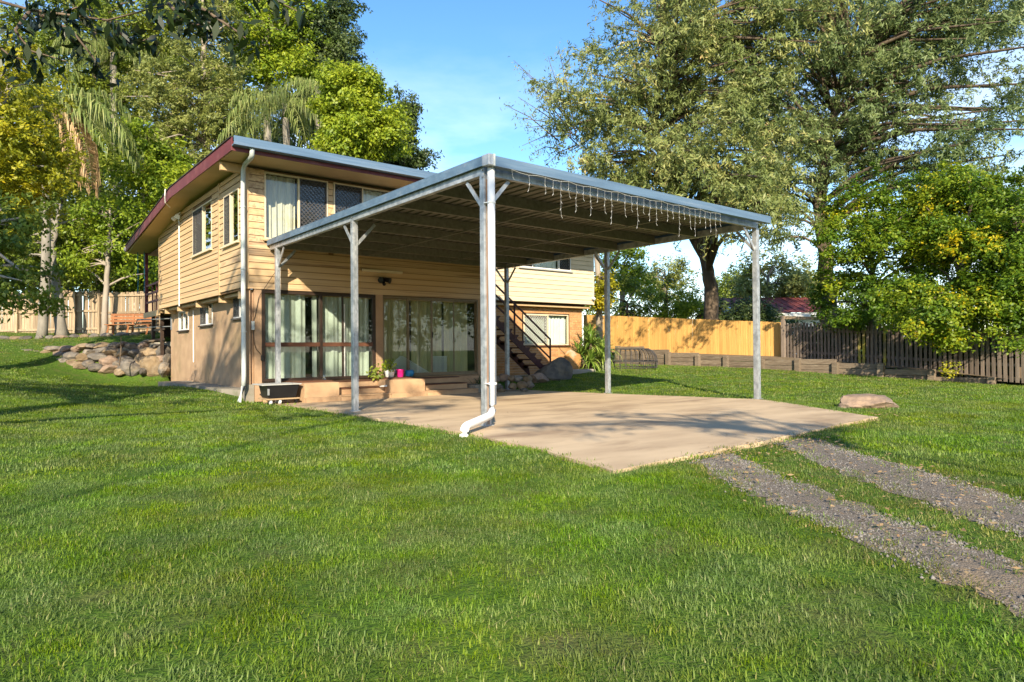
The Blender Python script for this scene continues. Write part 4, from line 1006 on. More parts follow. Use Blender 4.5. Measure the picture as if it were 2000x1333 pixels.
# potted plants and small things on the steps
def leafy(name, c, n, r, size, m, droop=0.0, up=.5, parent=None, seed=0):
    g = np.random.default_rng(seed); c = np.array(c, float)
    d = g.normal(0, 1, (n, 3)); d /= np.linalg.norm(d, axis=1)[:, None]; P = c+d*(r*g.uniform(.25, 1, n)**.6)[:, None]*np.array([1, 1, .9])
    P[:, 2] -= droop*np.hypot(P[:, 0]-c[0], P[:, 1]-c[1])
    nrm = d*.6+np.array([0, -.4, up])+g.normal(0, .4, (n, 3)); return leaf_cards(name, P, nrm, g.uniform(size*.7, size*1.2, n), .55, m, parent, g)
def leaf_cards(name, P, nrm, ln, asp, m, parent=None, g=RNG, tone=None, hang=0.0):
    n = len(P); nrm = nrm/np.linalg.norm(nrm, axis=1)[:, None]
    t = g.normal(0, 1, (n, 3)); t[:, 2] -= hang; t -= (t*nrm).sum(1)[:, None]*nrm; t /= np.linalg.norm(t, axis=1)[:, None]+1e-9; s_ = np.cross(nrm, t)
    a = t*(ln/2)[:, None]; b_ = s_*(ln*asp/2)[:, None]
    V = np.stack([P-a, P-a*.1-b_, P+a, P-a*.1+b_], 1).reshape(-1, 3)
    if tone is None: tone = g.beta(2, 2, n)
    return link(name, np_mesh(name, V, np.arange(4*n).reshape(-1, 4), m, tone), parent)
pw = at_y(761, 736, -.33); t = thing('potted_plant', 'white pot with a yellow green leafy plant on the ledge left of the pink pot', 'plant', (pw[0], -.33, .478))
MB().lathe((pw[0], -.33, .478), [(.075, 0), (.11, .02), (.13, .17), (.135, .19), (.12, .19), (.11, .15)], 20).build('pot', 'white_glaze', t, smooth=True)
leafy('foliage', (pw[0]-.03, -.35, .80), 110, .24, .085, 'lf_bright', parent=t, seed=3)
b = MB(); 
for k in range(7): b.tube([(pw[0], -.33, .65), (pw[0]+random.uniform(-.15, .1), -.33+random.uniform(-.1, .1), .85+random.uniform(0, .12))], .006, 5)
b.build('stem', 'lf_mid', t)
pw = at_y(782, 736, -.36); t = thing('flower_pot', 'bright pink plastic pot between the white and blue pots', 'pot', (pw[0], -.36, .476))
MB().lathe((pw[0], -.36, .477), [(.07, 0), (.075, .01), (.10, .17), (.11, .175), (.11, .20), (.095, .20), (.085, .12)], 20).build('pot', 'pink_plastic', t, smooth=True)
MB().lathe((pw[0], -.36, .60), [(.004, .0), (.086, .0), (.086, .01), (.004, .012)], 16).build('soil', 'soil', t)
pw = at_y(800, 735, -.36); t = thing('flower_pot', 'round blue pot at the right end of the row on the ledge', 'pot', (pw[0], -.36, .476))
MB().lathe((pw[0], -.36, .477), [(.06, 0), (.10, .03), (.125, .09), (.12, .15), (.10, .175), (.09, .17), (.08, .10)], 20).build('pot', 'blue_plastic', t, smooth=True)
MB().lathe((pw[0], -.36, .56), [(.004, .0), (.08, .0), (.08, .01), (.004, .012)], 16).build('soil', 'soil', t)
pw = at_y(737, 740, -.40); t = thing('trailing_plant', 'trailing dark green ivy spilling over the top step by the pillar', 'plant', (pw[0], -.36, .44))
MB().lathe((pw[0], -.30, .442), [(.08, 0), (.11, .14), (.115, .15), (.10, .15)], 16).build('pot', 'terracotta', t, smooth=True)
leafy('foliage', (pw[0]-.02, -.36, .66), 130, .25, .095, 'lf_mid', droop=.5, parent=t, seed=5)
leafy('vine', (pw[0]+.12, -.47, .44), 34, .11, .07, 'lf_mid', droop=.6, parent=t, seed=6)
pw = at_y(640, 738, -.3); o = MB().lathe((1.72, -.35, .479), [(.04, 0), (.045, .01), (.045, .11), (.036, .125), (.036, .14)], 14).build('glass_jar', 'glass_jar', smooth=True); tag(o, 'small clear glass jar on the brown ledge below the big window', 'jar')
b = MB(); b.quadbox([(2.92, -1.02, .29), (3.06, -1.0, .29), (3.06, -.86, .29), (2.88, -.88, .29), (2.95, -1.0, .315), (3.04, -.98, .33), (3.03, -.9, .325), (2.93, -.92, .32)]); o = b.build('cloth', 'white_glaze', bevel=.008); tag(o, 'small crumpled white cloth on the middle step beside the seat box', 'cloth')
t = thing('planter_box', 'low concrete planter with dark spiky plants at the right end of the steps', 'planter', (5.95, -.75, 0))
MB().box(5.68, 6.55, -1.0, -.45, .0, .22).build('box', 'concrete_grey', t, bevel=.01)
def strap_leaf(L, w, bend, m, name='leaf', n=6):
    V, Fq = [], []
    for k in range(n+1):
        s_ = k/n; ww = w*(.55+.9*s_*(1-s_)*1.6)*(1-s_**3); th = bend*s_*s_
        x = L*s_*math.cos(th*.55); z = -L*s_*math.sin(th*.55)
        V += [(x, -ww/2, z+.12*ww), (x, 0, z), (x, ww/2, z+.12*ww)]
    for k in range(n):
        for j in (0, 1): Fq.append((3*k+j, 3*k+3+j, 3*k+4+j, 3*k+1+j))
    me = bpy.data.meshes.new(name); me.from_pydata(V, [], Fq); me.materials.append(MATS[m])
    a = me.attributes.new('tone', 'FLOAT', 'FACE'); tt = random.random(); a.data.foreach_set('value', [min(1, max(0, tt+random.uniform(-.1, .1)))]*len(Fq))
    return me
fern = [strap_leaf(.38, .028, .9, 'lf_dark') for _ in range(3)]
for k in range(44):
    x, y = random.uniform(5.78, 6.45), random.uniform(-.92, -.52)
    link('leaf', random.choice(fern), t, (x, y, .20), (0, -random.uniform(.5, 1.4), random.uniform(0, 6.28)))
# ------------------------------------------------------------------ stones
import bmesh
def rock_mesh(size, m, seed, sub=3, rough=.28, flat=None, cuts=7):
    bm = bmesh.new(); bmesh.ops.create_icosphere(bm, subdivisions=sub, radius=1)
    g = random.Random(seed); planes = []
    for _ in range(cuts):
        d = Vector((g.gauss(0, 1), g.gauss(0, 1), g.gauss(0, .8))).normalized(); planes.append((d, g.uniform(.62, .9)))
    if flat: planes.append((Vector((g.uniform(-.1, .1), g.uniform(-.1, .1), 1)).normalized(), flat))
    o = Vector((seed*3.7, seed*1.3, seed*.7))
    for v in bm.verts:
        p = v.co.copy(); p *= 1+rough*mnoise.noise(p*1.1+o)
        for d, h in planes:
            e = p.dot(d)-h
            if e > 0: p -= d*e*.88
        p *= 1+.07*mnoise.noise(p*4+o)+.035*mnoise.noise(p*10+o)
        v.co = Vector((p.x*size[0], p.y*size[1], p.z*size[2]))
    me = bpy.data.meshes.new('stone'); bm.to_mesh(me); bm.free(); me.materials.append(MATS[m])
    return me
def rock(name, c, size, m, seed, label, cat, rz=0, group=None, flat=None, sub=4, cuts=7):
    o = link(name, rock_mesh(size, m, seed, sub, flat=flat, cuts=cuts), None, c, (0, 0, rz)); return tag(o, label, cat, group)
c = slab_z(-10.4)
p = at_z(1693, 792, .22)
rock('boulder', (p[0], p[1], .25), (.44, .58, .22), 'rock_pink', 23, 'flat pinkish boulder lying on the grass beside the right corner of the slab', 'boulder', rz=.75, flat=.6, cuts=11)
p = px(1084, 735, 20.6); rock('boulder', (p[0], p[1]+.0, .46), (.62, .45, .42), 'rock_grey', 9, 'large grey boulder at the foot of the outside stairs', 'boulder', rz=-.4)
p = px(1052, 742, 20.0); rock('boulder', (p[0], p[1], .27), (.36, .30, .18), 'rock_pink', 12, 'low brown boulder left of the large grey one by the stairs', 'boulder', rz=.2)
p = px(1118, 712, 22.3); rock('boulder', (p[0], p[1], .72), (.38, .3, .44), 'rock_orange', 15, 'upright orange stone leaning beside the yucca', 'boulder', rz=.5)
p = px(1106, 734, 21.2); rock('boulder', (p[0], p[1], .36), (.22, .2, .12), 'rock_grey', 16, 'small dark stone tucked between the grey boulder and orange stone', 'boulder')
p = px(1128, 735, 21.8); o = MB().box(-.62, .62, -.14, .14, -.1, .07).build('edging_stone', 'concrete_grey', bevel=.03); o.location = (p[0], p[1], .42); o.rotation_euler = (0, 0, -.25); tag(o, 'flat pale edging stone on the ground below the orange stone', 'stone')
rk = [(972, 757, 17, 11, 'rock_grey'), (985, 738, 19, 13, 'rock_pink'), (970, 742, 13, 9, 'rock_pink'), (1001, 755, 15, 10, 'rock_tan'), (1020, 753, 20, 11, 'rock_tan'), (1012, 741, 17, 9, 'rock_grey'), (1030, 741, 16, 9, 'rock_tan'), (1000, 740, 14, 9, 'rock_tan'), (1036, 752, 14, 10, 'rock_grey'), (960, 752, 13, 9, 'rock_tan'), (1024, 762, 12, 6, 'rock_grey'), (980, 764, 14, 7, 'rock_tan')]
rp = thing('rock_pile', 'low pile of mixed stones edging the slab behind the rear carport post', 'rock pile', (7.7, -.2, 0))
for i, (u, v, w, h, m) in enumerate(rk):
    D = 18.9-.045*(v-738); q = px(u, v, D); s_ = D/FPX
    link('stone', rock_mesh((w*s_*.62, .17, h*s_*.72), m, 30+i, 3), rp, (q[0], q[1], q[2]), (0, 0, -.6+random.uniform(-.3, .3)))
# dry stone wall left of the house
sw = thing('stone_wall', 'curved dry stone retaining wall of mixed boulders left of the house', 'stone wall', (-1.5, 9.8, .6))
wall_rocks = [(300, 717, 27, 19, 'rock_tan'), (322, 725, 12, 14, 'rock_grey'), (256, 720, 24, 15, 'rock_grey'), (276, 705, 11, 13, 'rock_tan'), (293, 690, 26, 10, 'rock_tan'), (318, 690, 13, 13, 'rock_grey'), (296, 706, 14, 9, 'rock_grey'), (314, 705, 12, 10, 'rock_pink'), (246, 703, 15, 7, 'rock_grey'),
 (212, 707, 17, 10, 'rock_pink'), (221, 688, 17, 8, 'rock_tan'), (240, 692, 16, 9, 'rock_tan'), (190, 699, 21, 8, 'rock_grey'), (203, 685, 18, 7, 'rock_grey'), (175, 712, 12, 8, 'rock_grey'), (215, 722, 22, 8, 'rock_pink'), (190, 719, 18, 7, 'rock_grey'), (237, 727, 12, 7, 'rock_tan'), (175, 690, 14, 8, 'rock_grey'), (168, 678, 16, 6, 'rock_tan'),
 (145, 710, 16, 8, 'rock_tan'), (138, 696, 20, 8, 'rock_grey'), (152, 683, 11, 7, 'rock_pink'), (131, 683, 15, 7, 'rock_pink'), (112, 695, 17, 9, 'rock_pink'), (121, 707, 17, 7, 'rock_grey'), (98, 703, 15, 7, 'rock_grey'), (92, 690, 12, 7, 'rock_tan'), (107, 682, 14, 6, 'rock_grey'), (77, 692, 13, 8, 'rock_grey'), (163, 700, 12, 8, 'rock_tan'),
 (202, 676, 15, 6, 'rock_tan'), (222, 676, 15, 6, 'rock_grey'), (240, 674, 13, 6, 'rock_pink'), (260, 678, 13, 7, 'rock_grey'), (281, 676, 12, 8, 'rock_pink'), (295, 668, 13, 4, 'rock_tan'), (310, 677, 9, 6, 'rock_grey'), (184, 677, 11, 5, 'rock_grey'), (268, 690, 10, 8, 'rock_grey'), (232, 711, 12, 6, 'rock_grey'), (62, 688, 9, 6, 'rock_grey'), (48, 688, 9, 5, 'rock_grey'), (330, 707, 7, 16, 'rock_grey'), (283, 727, 9, 8, 'rock_grey'), (160, 716, 12, 6, 'rock_tan')]
for i, (u, v, w, h, m) in enumerate(wall_rocks):
    t = (330-u)/265; D = 22.2-.8*t+(738-9*t-v)*.014; q = px(u, v, D); s_ = D/FPX
    link('stone', rock_mesh((w*s_*1.08, .30+.1*random.random(), h*s_*1.2), m, 60+i, 3, rough=.2), sw, tuple(q), (random.uniform(-.1, .1), random.uniform(-.15, .15), -.55+random.uniform(-.2, .2)))
b = MB()
for k in range(9):
    u = 335-k*33; t = (330-u)/265; a_, c_ = px(u, 738-46*max(0, t)**1.6, 22.75-.8*t), px(u, 668+12*t, 23.0-.8*t); b.v += [tuple(a_), tuple(c_)]
b.f = [(2*k, 2*k+2, 2*k+3, 2*k+1) for k in range(8)]; b.build('mortar_core', 'concrete_grey', sw)
# low border stones on the upper lawn
for i, (u, v, w, h, m) in enumerate([(8, 655, 14, 4, 'rock_grey'), (32, 651, 12, 5, 'rock_tan'), (52, 654, 12, 4, 'rock_grey'), (77, 653, 9, 5, 'rock_grey'), (98, 655, 9, 4, 'rock_grey'), (118, 654, 12, 4, 'rock_pink'), (146, 655, 10, 4, 'rock_grey'), (166, 656, 9, 4, 'rock_tan'), (183, 653, 9, 6, 'rock_grey'), (208, 655, 12, 4, 'rock_grey'), (240, 654, 14, 4, 'rock_grey'), (264, 655, 10, 4, 'rock_tan')]):
    D = 25.0; q = px(u, v, D); q[2] = g1(q[0], q[1])+.04; s_ = D/FPX
    rock('border_stone', tuple(q), (w*s_, .22, max(.11, h*s_*1.1)), m, 130+i, 'low border stone on the upper lawn, number %s of the row counted from the left' % ['one', 'two', 'three', 'four', 'five', 'six', 'seven', 'eight', 'nine', 'ten', 'eleven', 'twelve'][i], 'stone', group='border stones on the upper lawn', sub=3)
b = MB(); q = px(236, 690, 21.6)
b.tube([px(233, 715, 21.3), px(235.5, 690, 21.3), px(236.5, 652, 21.3)], [.02, .016, .008], 6); b.tube([px(235.5, 690, 21.3), px(238, 676, 21.3)], .008, 5)
o = b.build('garden_stake', 'bark_dark'); tag(o, 'thin bare stick standing in front of the stone wall', 'stick')

# ------------------------------------------------------------------ fences
def fence_piece(w, h, t, m, pointed=0):
    b = MB(); b.box(-w/2, w/2, -t/2, t/2, 0, h); return b.mesh('paling', m)
def run_fence(name, label, p0, p1, z0, z1, h0, h1, pitch, w, m, rails, rail_m, rail_side, post_every, jitter=.03, special=None, mats=None, gap_top=0):
    """Palings from p0 to p1 (xy); base z0..z1, height h0..h1; rails at given fractions."""
    p0, p1 = np.array(p0, float), np.array(p1, float); d = p1-p0; L = np.linalg.norm(d); d /= L; ang = math.atan2(d[1], d[0]); nrm = np.array([-d[1], d[0]])
    f = thing(name, label, 'fence', (*((p0+p1)/2), (z0+z1)/2))
    n = int(L/pitch); meshes = {}
    for k in range(n):
        t = (k+.5)/n; h = h0+(h1-h0)*t; mm = m if not special else special(t) or m
        key = (round(h*10), mm)
        if key not in meshes: meshes[key] = fence_piece(w, 1.0, .018, mm)
        c = p0+d*(t*L)
        link('paling', meshes[key], f, (c[0], c[1], z0+(z1-z0)*t), (random.uniform(-.006, .006), random.uniform(-.012, .012)*(1 if m != 'fence_yellow' else .2), ang+random.uniform(-.02, .02)), (random.uniform(.93, 1.03), 1, h+random.uniform(-jitter, jitter)))
    for fr in rails:
        a, c = p0+nrm*.045*rail_side, p1+nrm*.045*rail_side
        MB().bar((*a, z0+h0*fr), (*c, z1+h1*fr), .04, .09).build('rail', rail_m, f)
    k = 0.0
    while k <= L+.01:
        c = p0+d*k+nrm*.10*rail_side; t = k/L; MB().box(-.05, .05, -.05, .05, -.3, h0+(h1-h0)*t-.05).mesh('post', rail_m)
        o = link('post', MB().box(-.05, .05, -.05, .05, -.3, h0+(h1-h0)*t-.04).mesh('post', rail_m), f, (c[0], c[1], z0+(z1-z0)*t), (0, 0, ang)); k += post_every
    return f
FA, FB = px(-75, 660, 30), px(196, 640, 29.6)
# rear fence on the left, two runs that meet at a post
run_fence('paling_fence', 'weathered tan paling fence along the rear left boundary, rails facing the yard', FA[:2], FB[:2], 1.90, 1.98, 1.95, 1.93, .135, .125, 'fence_tan', (.12, .53, .90), 'fence_tan', -1, 2.7, jitter=.05)
FC, FD = px(197, 640, 29.3), px(345, 640, 28.6)
run_fence('paling_fence', 'paler stretch of paling fence behind the wooden bench', FC[:2], FD[:2], 1.98, 2.0, 1.80, 1.78, .135, .13, 'fence_tan', (.12, .5, .92), 'fence_tan', -1, 2.7, jitter=.02)
# boundary on the right: new yellow fence, then old brown pickets
Y0, Y1 = np.array([20.4, 8.6]), np.array([20.9, -1.15])
ya, yb = px(1140, 615, 34), px(1525, 630, 27.6)
run_fence('paling_fence', 'new yellow timber paling fence on the right boundary', ya[:2], yb[:2], .86, .55, ya[2]-.86, yb[2]-.55, .105, .102, 'fence_yellow', (.2, .8), 'fence_yellow', 1, 2.4, jitter=.006)
ba, bb = px(1529, 640, 27.2), px(2080, 700, 18.6)
def lich(t): return 'fence_lichen' if (abs(t-.36) < .012 or abs(t-.45) < .012) else None
run_fence('picket_fence', 'old grey brown picket fence with gaps, overhung by the green shrubs', ba[:2], bb[:2], .52, .0, 1.62, 1.72, .158, .098, 'fence_brown', (.3, .82), 'fence_brown', 1, 2.4, jitter=.04, special=lich)
b = MB(); q = px(1530, 640, 27.1); b.box(q[0]-.07, q[0]+.07, q[1]-.07, q[1]+.07, .4, 2.42)
o = b.build('fence_post', 'fence_brown'); tag(o, 'tall grey post where the yellow fence meets the brown pickets', 'post')
b = MB(); q2 = px(1610, 620, 25.5); b.bar((q[0], q[1], 2.36), (q2[0], q2[1], 2.24), .05, .12); o = b.build('fence_plank', 'fence_tan'); tag(o, 'weathered plank nailed along the top of the brown pickets', 'plank')
# sleeper retaining wall
rw = thing('sleeper_wall', 'stepped timber sleeper retaining wall in front of the right boundary fences', 'retaining wall', (18.8, -2, .2))
PU = [(1209, 676), (1258, 682), (1307, 688), (1365, 693), (1420, 695), (1489.5, 702), (1560, 700), (1633.5, 708), (1722, 709), (1821, 721), (1937, 737)]
W0, W1 = np.array([18.37, 5.34]), np.array([19.06, -8.94])
cols = []
for u, vt in PU:
    d = ray(u, 700)[:2]; e = W1-W0; A = np.array([[d[0], -e[0]], [d[1], -e[1]]]); s_, t = np.linalg.solve(A, W0-CAM[:2]); xy = CAM[:2]+d*s_
    zt = CAM[2]+ray(u, vt)[2]*s_; cols.append((xy[0], xy[1], zt, g1(*xy)))
for i, (x, y, zt, zg) in enumerate(cols):
    MB().box(x-.16, x+.02, y-.10, y+.10, zg-.2, zt).build('post', 'sleeper', rw, bevel=.012)
    if i+1 < len(cols):
        x1, y1, zt1, zg1 = cols[i+1]; zlow = min(zg, zg1)-.05; z = min(zt, zt1 if i > 7 else zt)-.03; k = 0
        while z > zlow and k < 5:
            MB().bar((x+.0, y, z-.095), (x1+.0, y1, z-.095), .07, .185).build('sleeper', 'sleeper', rw, bevel=.01); z -= .197; k += 1
# round iron feeder ring on the lawn
q = px(1222, 722, 24.3); fx, fy = float(q[0]), float(q[1]); fz = g1(fx, fy)+.02
fr = thing('feeder_ring', 'round black iron ring of curved bars standing on the lawn by the yucca', 'iron ring', (fx, fy, fz))
R0 = 1.12
def ring(r, z, t, nm):
    b = MB(); pts = [(fx+r*math.cos(a), fy+r*math.sin(a), fz+z) for a in np.linspace(0, 2*math.pi, 49)]; b.tube(pts, t, 6, cap=False); b.build(nm, 'iron', fr)
ring(R0, .03, .018, 'hoop'); ring(R0+.02, .26, .022, 'hoop'); ring(R0-.28, .70, .018, 'hoop')
for k in range(34):
    a = 2*math.pi*k/34; b = MB(); ca, sa = math.cos(a), math.sin(a)
    b.tube([(fx+r*ca, fy+r*sa, fz+z) for r, z in ((R0, .02), (R0+.02, .26), (R0-.02, .46), (R0-.12, .61), (R0-.28, .70))], .014, 5); b.build('bar', 'iron', fr)
# yucca: a clump of strap leaves on short stems
q = px(1152, 712, 22.9); yx, yy = float(q[0]), float(q[1]); yz = g1(yx, yy)
yu = thing('yucca', 'big green yucca with long strap leaves at the right corner of the house', 'yucca', (yx, yy, yz))
straps = [strap_leaf(.92, .075, .35+.2*k, 'lf_yucca', n=5) for k in range(6)]
heads = [(0, 0, .72, 1.0), (.36, -.24, .55, .95), (-.38, .15, .48, .95), (.15, -.42, .32, .9), (.52, .1, .34, .85), (-.3, -.32, .25, .85), (.1, .1, .98, .85), (-.15, -.2, .85, .8)]
for hx, hy, hz, hs in heads:
    MB().tube([(yx+hx*.3, yy+hy*.3, yz-.05), (yx+hx, yy+hy, yz+hz)], [.07, .05], 7).build('stem', 'bark_dark', yu)
    for k in range(52):
        el = random.uniform(-.45, 1.45); link('leaf', random.choice(straps), yu, (yx+hx, yy+hy, yz+hz), (0, -el, random.uniform(0, 6.283)), (hs*random.uniform(.8, 1.1),)*3)
# bench on the upper lawn
q0, q1 = px(212, 642, 28.3), px(300, 642, 28.3); bz0 = g1(q0[0], q0[1])
d = np.array([q1[0]-q0[0], q1[1]-q0[1]]); Lb = np.linalg.norm(d); d /= Lb; nv = np.array([d[1], -d[0]])
if nv @ (CAM[:2]-q0[:2]) < 0: nv = -nv
be = thing('bench', 'orange brown slatted wooden bench against the rear fence', 'bench', ((q0[0]+q1[0])/2, (q0[1]+q1[1])/2, bz0))
def bp(s_, o_, z): return (q0[0]+d[0]*s_+nv[0]*o_, q0[1]+d[1]*s_+nv[1]*o_, bz0+z)
for o_, z in ((-.14, .62), (-.17, .75), (-.20, .88)): MB().bar(bp(0, o_, z), bp(Lb, o_, z), .03, .10, up=(0, 0, 1)).build('back_slat', 'bench_wood', be)
for o_ in (.0, .13, .26): MB().bar(bp(0, o_, .45), bp(Lb, o_, .45), .11, .03).build('seat_slat', 'bench_wood', be)
for s_ in (.12, Lb*.5, Lb-.12):
    b = MB(); b.bar(bp(s_-.05, .28, 0), bp(s_+.03, .22, .44), .06, .06); b.bar(bp(s_, -.08, 0), bp(s_, -.22, .92), .06, .06); b.bar(bp(s_, .28, .41), bp(s_, -.12, .41), .05, .06); b.build('leg_frame', 'bench_wood', be)
# neighbour's house beyond the fence
nb_ = px(1510, 610, 45); NX, NY = float(nb_[0]), float(nb_[1])
nh = thing('neighbour_house', 'low house with red roof and white fascia beyond the yellow fence', 'house', (NX, NY, 0))
A_, B_ = px(1425, 612, 45), px(1640, 612, 45); dv = np.array([B_[0]-A_[0], B_[1]-A_[1], 0]); dv /= np.linalg.norm(dv); bk = np.array([_F[0], _F[1], 0]); 
def np3(s_, o_, z): return tuple(np.array([A_[0], A_[1], z])+dv*s_+bk*o_)
Wd = 6.4
MB().quadbox([np3(0, .6, 0), np3(Wd, .6, 0), np3(Wd, 7, 0), np3(0, 7, 0), np3(0, .6, 3.1), np3(Wd, .6, 3.1), np3(Wd, 7, 3.1), np3(0, 7, 3.1)]).build('wall', 'white_paint', nh)
MB().quadbox([np3(-.3, -.1, 3.12), np3(Wd+.5, -.1, 3.12), np3(Wd+.5, 0, 3.12), np3(-.3, 0, 3.12), np3(-.3, -.1, 3.42), np3(Wd+.5, -.1, 3.42), np3(Wd+.5, 0, 3.42), np3(-.3, 0, 3.42)]).build('fascia', 'white_paint', nh)
b = MB(); b.v = [np3(.9, -.15, 3.45), np3(Wd+.6, -.15, 3.45), np3(Wd+.6, 3.8, 4.75), np3(-.2, 3.8, 4.75), np3(Wd+.6, 8, 3.4), np3(-.2, 8, 3.4)]; b.f = [(0, 1, 2, 3), (3, 2, 4, 5)]; rf = b.build('roof', 'roof_red', nh)
for k in range(11):
    s_ = .95+k*.53; MB().bar(np3(s_, -.15, 3.475), np3(s_-.3, 3.8, 4.77), .05, .04).build('roof_rib', 'roof_red', rf)
b = MB(); b.v = [np3(-.3, -.1, 3.42), np3(.9, -.15, 3.43), np3(-.2, 3.8, 4.73), np3(-.6, 3.8, 4.7)]; b.f = [(0, 1, 2, 3)]; b.build('gable_panel', 'white_paint', nh)
for s_ in (2.6, 4.6):
    MB().quadbox([np3(s_, .55, 1.2), np3(s_+1.4, .55, 1.2), np3(s_+1.4, .58, 1.2), np3(s_, .58, 1.2), np3(s_, .55, 2.5), np3(s_+1.4, .55, 2.5), np3(s_+1.4, .58, 2.5), np3(s_, .58, 2.5)]).build('window', 'unlit_interior', nh)
MB().bar(np3(1.6, -.05, 0), np3(1.6, -.05, 3.1), .1, .1).build('verandah_post', 'white_paint', nh)
# ------------------------------------------------------------------ trees and shrubs
AX_R = np.array([_R0[0], _R0[1], 0]); AX_F = np.array([_F[0], _F[1], 0])/np.linalg.norm(_F[:2]); AX_Z = np.array([0, 0, 1.])
def blob(u, v, D, ru, rv, rd=None, w=1.0):
    """A lobe of a crown: centre, and half sizes across, up and in depth in metres."""
    c = px(u, v, D); a, h = ru*D/FPX, rv*D/FPX
    return (c, np.array([a, rd or (a+h)*.45, h]), w)
def clump_points(blobs, n, g, shell=.35):
    vol = np.array([b_[1].prod()**.72*b_[2] for b_ in blobs]); k = g.choice(len(blobs), n, p=vol/vol.sum())
    d = g.normal(0, 1, (n, 3)); d /= np.linalg.norm(d, axis=1)[:, None]; r = (shell+(1-shell)*g.uniform(0, 1, n))**.75*(1+.10*g.normal(0, 1, n))
    C = np.array([b_[0] for b_ in blobs])[k]; S = np.array([b_[1] for b_ in blobs])[k]
    q = d*r[:, None]*S
    return C+q[:, :1]*AX_R+q[:, 1:2]*AX_F+q[:, 2:]*AX_Z, d[:, :1]*AX_R+d[:, 1:2]*AX_F+d[:, 2:]*AX_Z
def crown(name, parent, blobs, n_cl, per, r_cl, leaf, asp, m, seed, up=.55, hang=.2, spray=0.0, shell=.35, tone_spread=.36, flat=.75, bias=0.0, leafvar=.35, sub=7, big=2.1):
    g = np.random.default_rng(seed)
    n_b = max(6, int(n_cl/sub)); CB, OB = clump_points(blobs, n_b, g, shell); kb = g.integers(0, n_b, n_cl)
    dd = g.normal(0, 1, (n_cl, 3)); dd /= np.linalg.norm(dd, axis=1)[:, None]; RB = r_cl*big*g.uniform(.55, 1.35, n_b)
    C = CB[kb]+dd*(RB[kb]*g.uniform(.15, 1, n_cl)**.5)[:, None]*np.array([1, 1, .62]); O = OB[kb]*.6+dd*.7
    R_ = r_cl*g.uniform(.5, 1.2, n_cl); tb = g.beta(1.6, 1.6, n_b)[kb]
    n = n_cl*per; k = np.repeat(np.arange(n_cl), per)
    off = g.normal(0, .5, (n, 3))*R_[k][:, None]; off[:, 2] *= flat
    if spray:
        ax = O*.8+np.array([0, 0, -.35])+g.normal(0, .45, (n_cl, 3)); ax /= np.linalg.norm(ax, axis=1)[:, None]
        t = g.uniform(-1, 1, n); off = off*.42+ax[k]*(t*R_[k]*spray)[:, None]; off[:, 2] -= .25*R_[k]*t*t*spray
    P = C[k]+off
    nr = O[k]*.45+off/(R_[k][:, None]+1e-6)*.5+np.array([0, 0, up])+g.normal(0, .5, (n, 3))
    tone = np.clip(.5+bias+(tb[k]*.75+g.beta(2, 2, n_cl)[k]*.25-.5)*2*tone_spread+g.normal(0, .11, n), 0, 1)
    o = leaf_cards(name, P, nr, leaf*g.uniform(1-leafvar, 1+leafvar, n), asp, m, parent, g, tone, hang)
    return o, C
def limbs(name, parent, trunk, rad, C, m, n_l, seed, r0=.12, n=7, start=.45):
    """Trunk polyline plus limbs that reach out to some of the crown's clumps."""
    g = random.Random(seed); b = MB(); T = [Vector(tuple(p)) for p in trunk]
    pts, rr = [], []
    for i in range(len(T)-1):
        for k in range(4):
            t = k/4; p = T[i].lerp(T[i+1], t); pts.append(p+Vector((g.uniform(-1, 1), g.uniform(-1, 1), 0))*rad[0]*.12); rr.append(rad[i]+(rad[i+1]-rad[i])*t)
    pts.append(T[-1]); rr.append(rad[-1]); rr[0] *= 1.35
    b.tube(pts, rr, max(n, 8))
    idx = list(range(len(C))); g.shuffle(idx)
    for j in idx[:n_l]:
        e = Vector(tuple(C[j])); lo = int(len(pts)*start)
        cand = [i for i in range(lo, len(pts)) if pts[i].z < e.z+.5] or [lo]
        s_ = pts[min(cand, key=lambda i: (pts[i]-e).length+g.uniform(0, 1.5))]
        mid = s_.lerp(e, .5)+Vector((g.uniform(-.3, .3), g.uniform(-.3, .3), .12*(e-s_).length))
        q1, q2 = s_.lerp(mid, .55)+Vector((0, 0, .04*(e-s_).length)), mid.lerp(e, .55)
        L = (e-s_).length; ra = min(r0, .03+L*.014)
        b.tube([s_, q1, mid, q2, e], [ra, ra*.8, ra*.6, ra*.4, ra*.16], 5, cap=False)
    return b.build(name, m, parent, smooth=True)
def tree(name, label, base, trunk, rad, blobs, m, leaf, asp, n_cl, per, r_cl, seed, bark='bark_grey', n_l=26, group=None, cat='tree', **kw):
    base = np.array(base, float); t = thing(name, label, cat, base, group)
    r0 = kw.pop('r0', .12); start = kw.pop('start', .45)
    o, C = crown('crown', t, blobs, n_cl, per, r_cl, leaf, asp, m, seed, **kw)
    limbs('trunk', t, [base]+[np.array(p, float) for p in trunk], rad, C, bark, n_l, seed, r0=r0, start=start)
    return t
def on_ground(u, D, dz=-.1):
    p = px(u, 660, D); p[2] = g1(p[0], p[1])+dz; return p
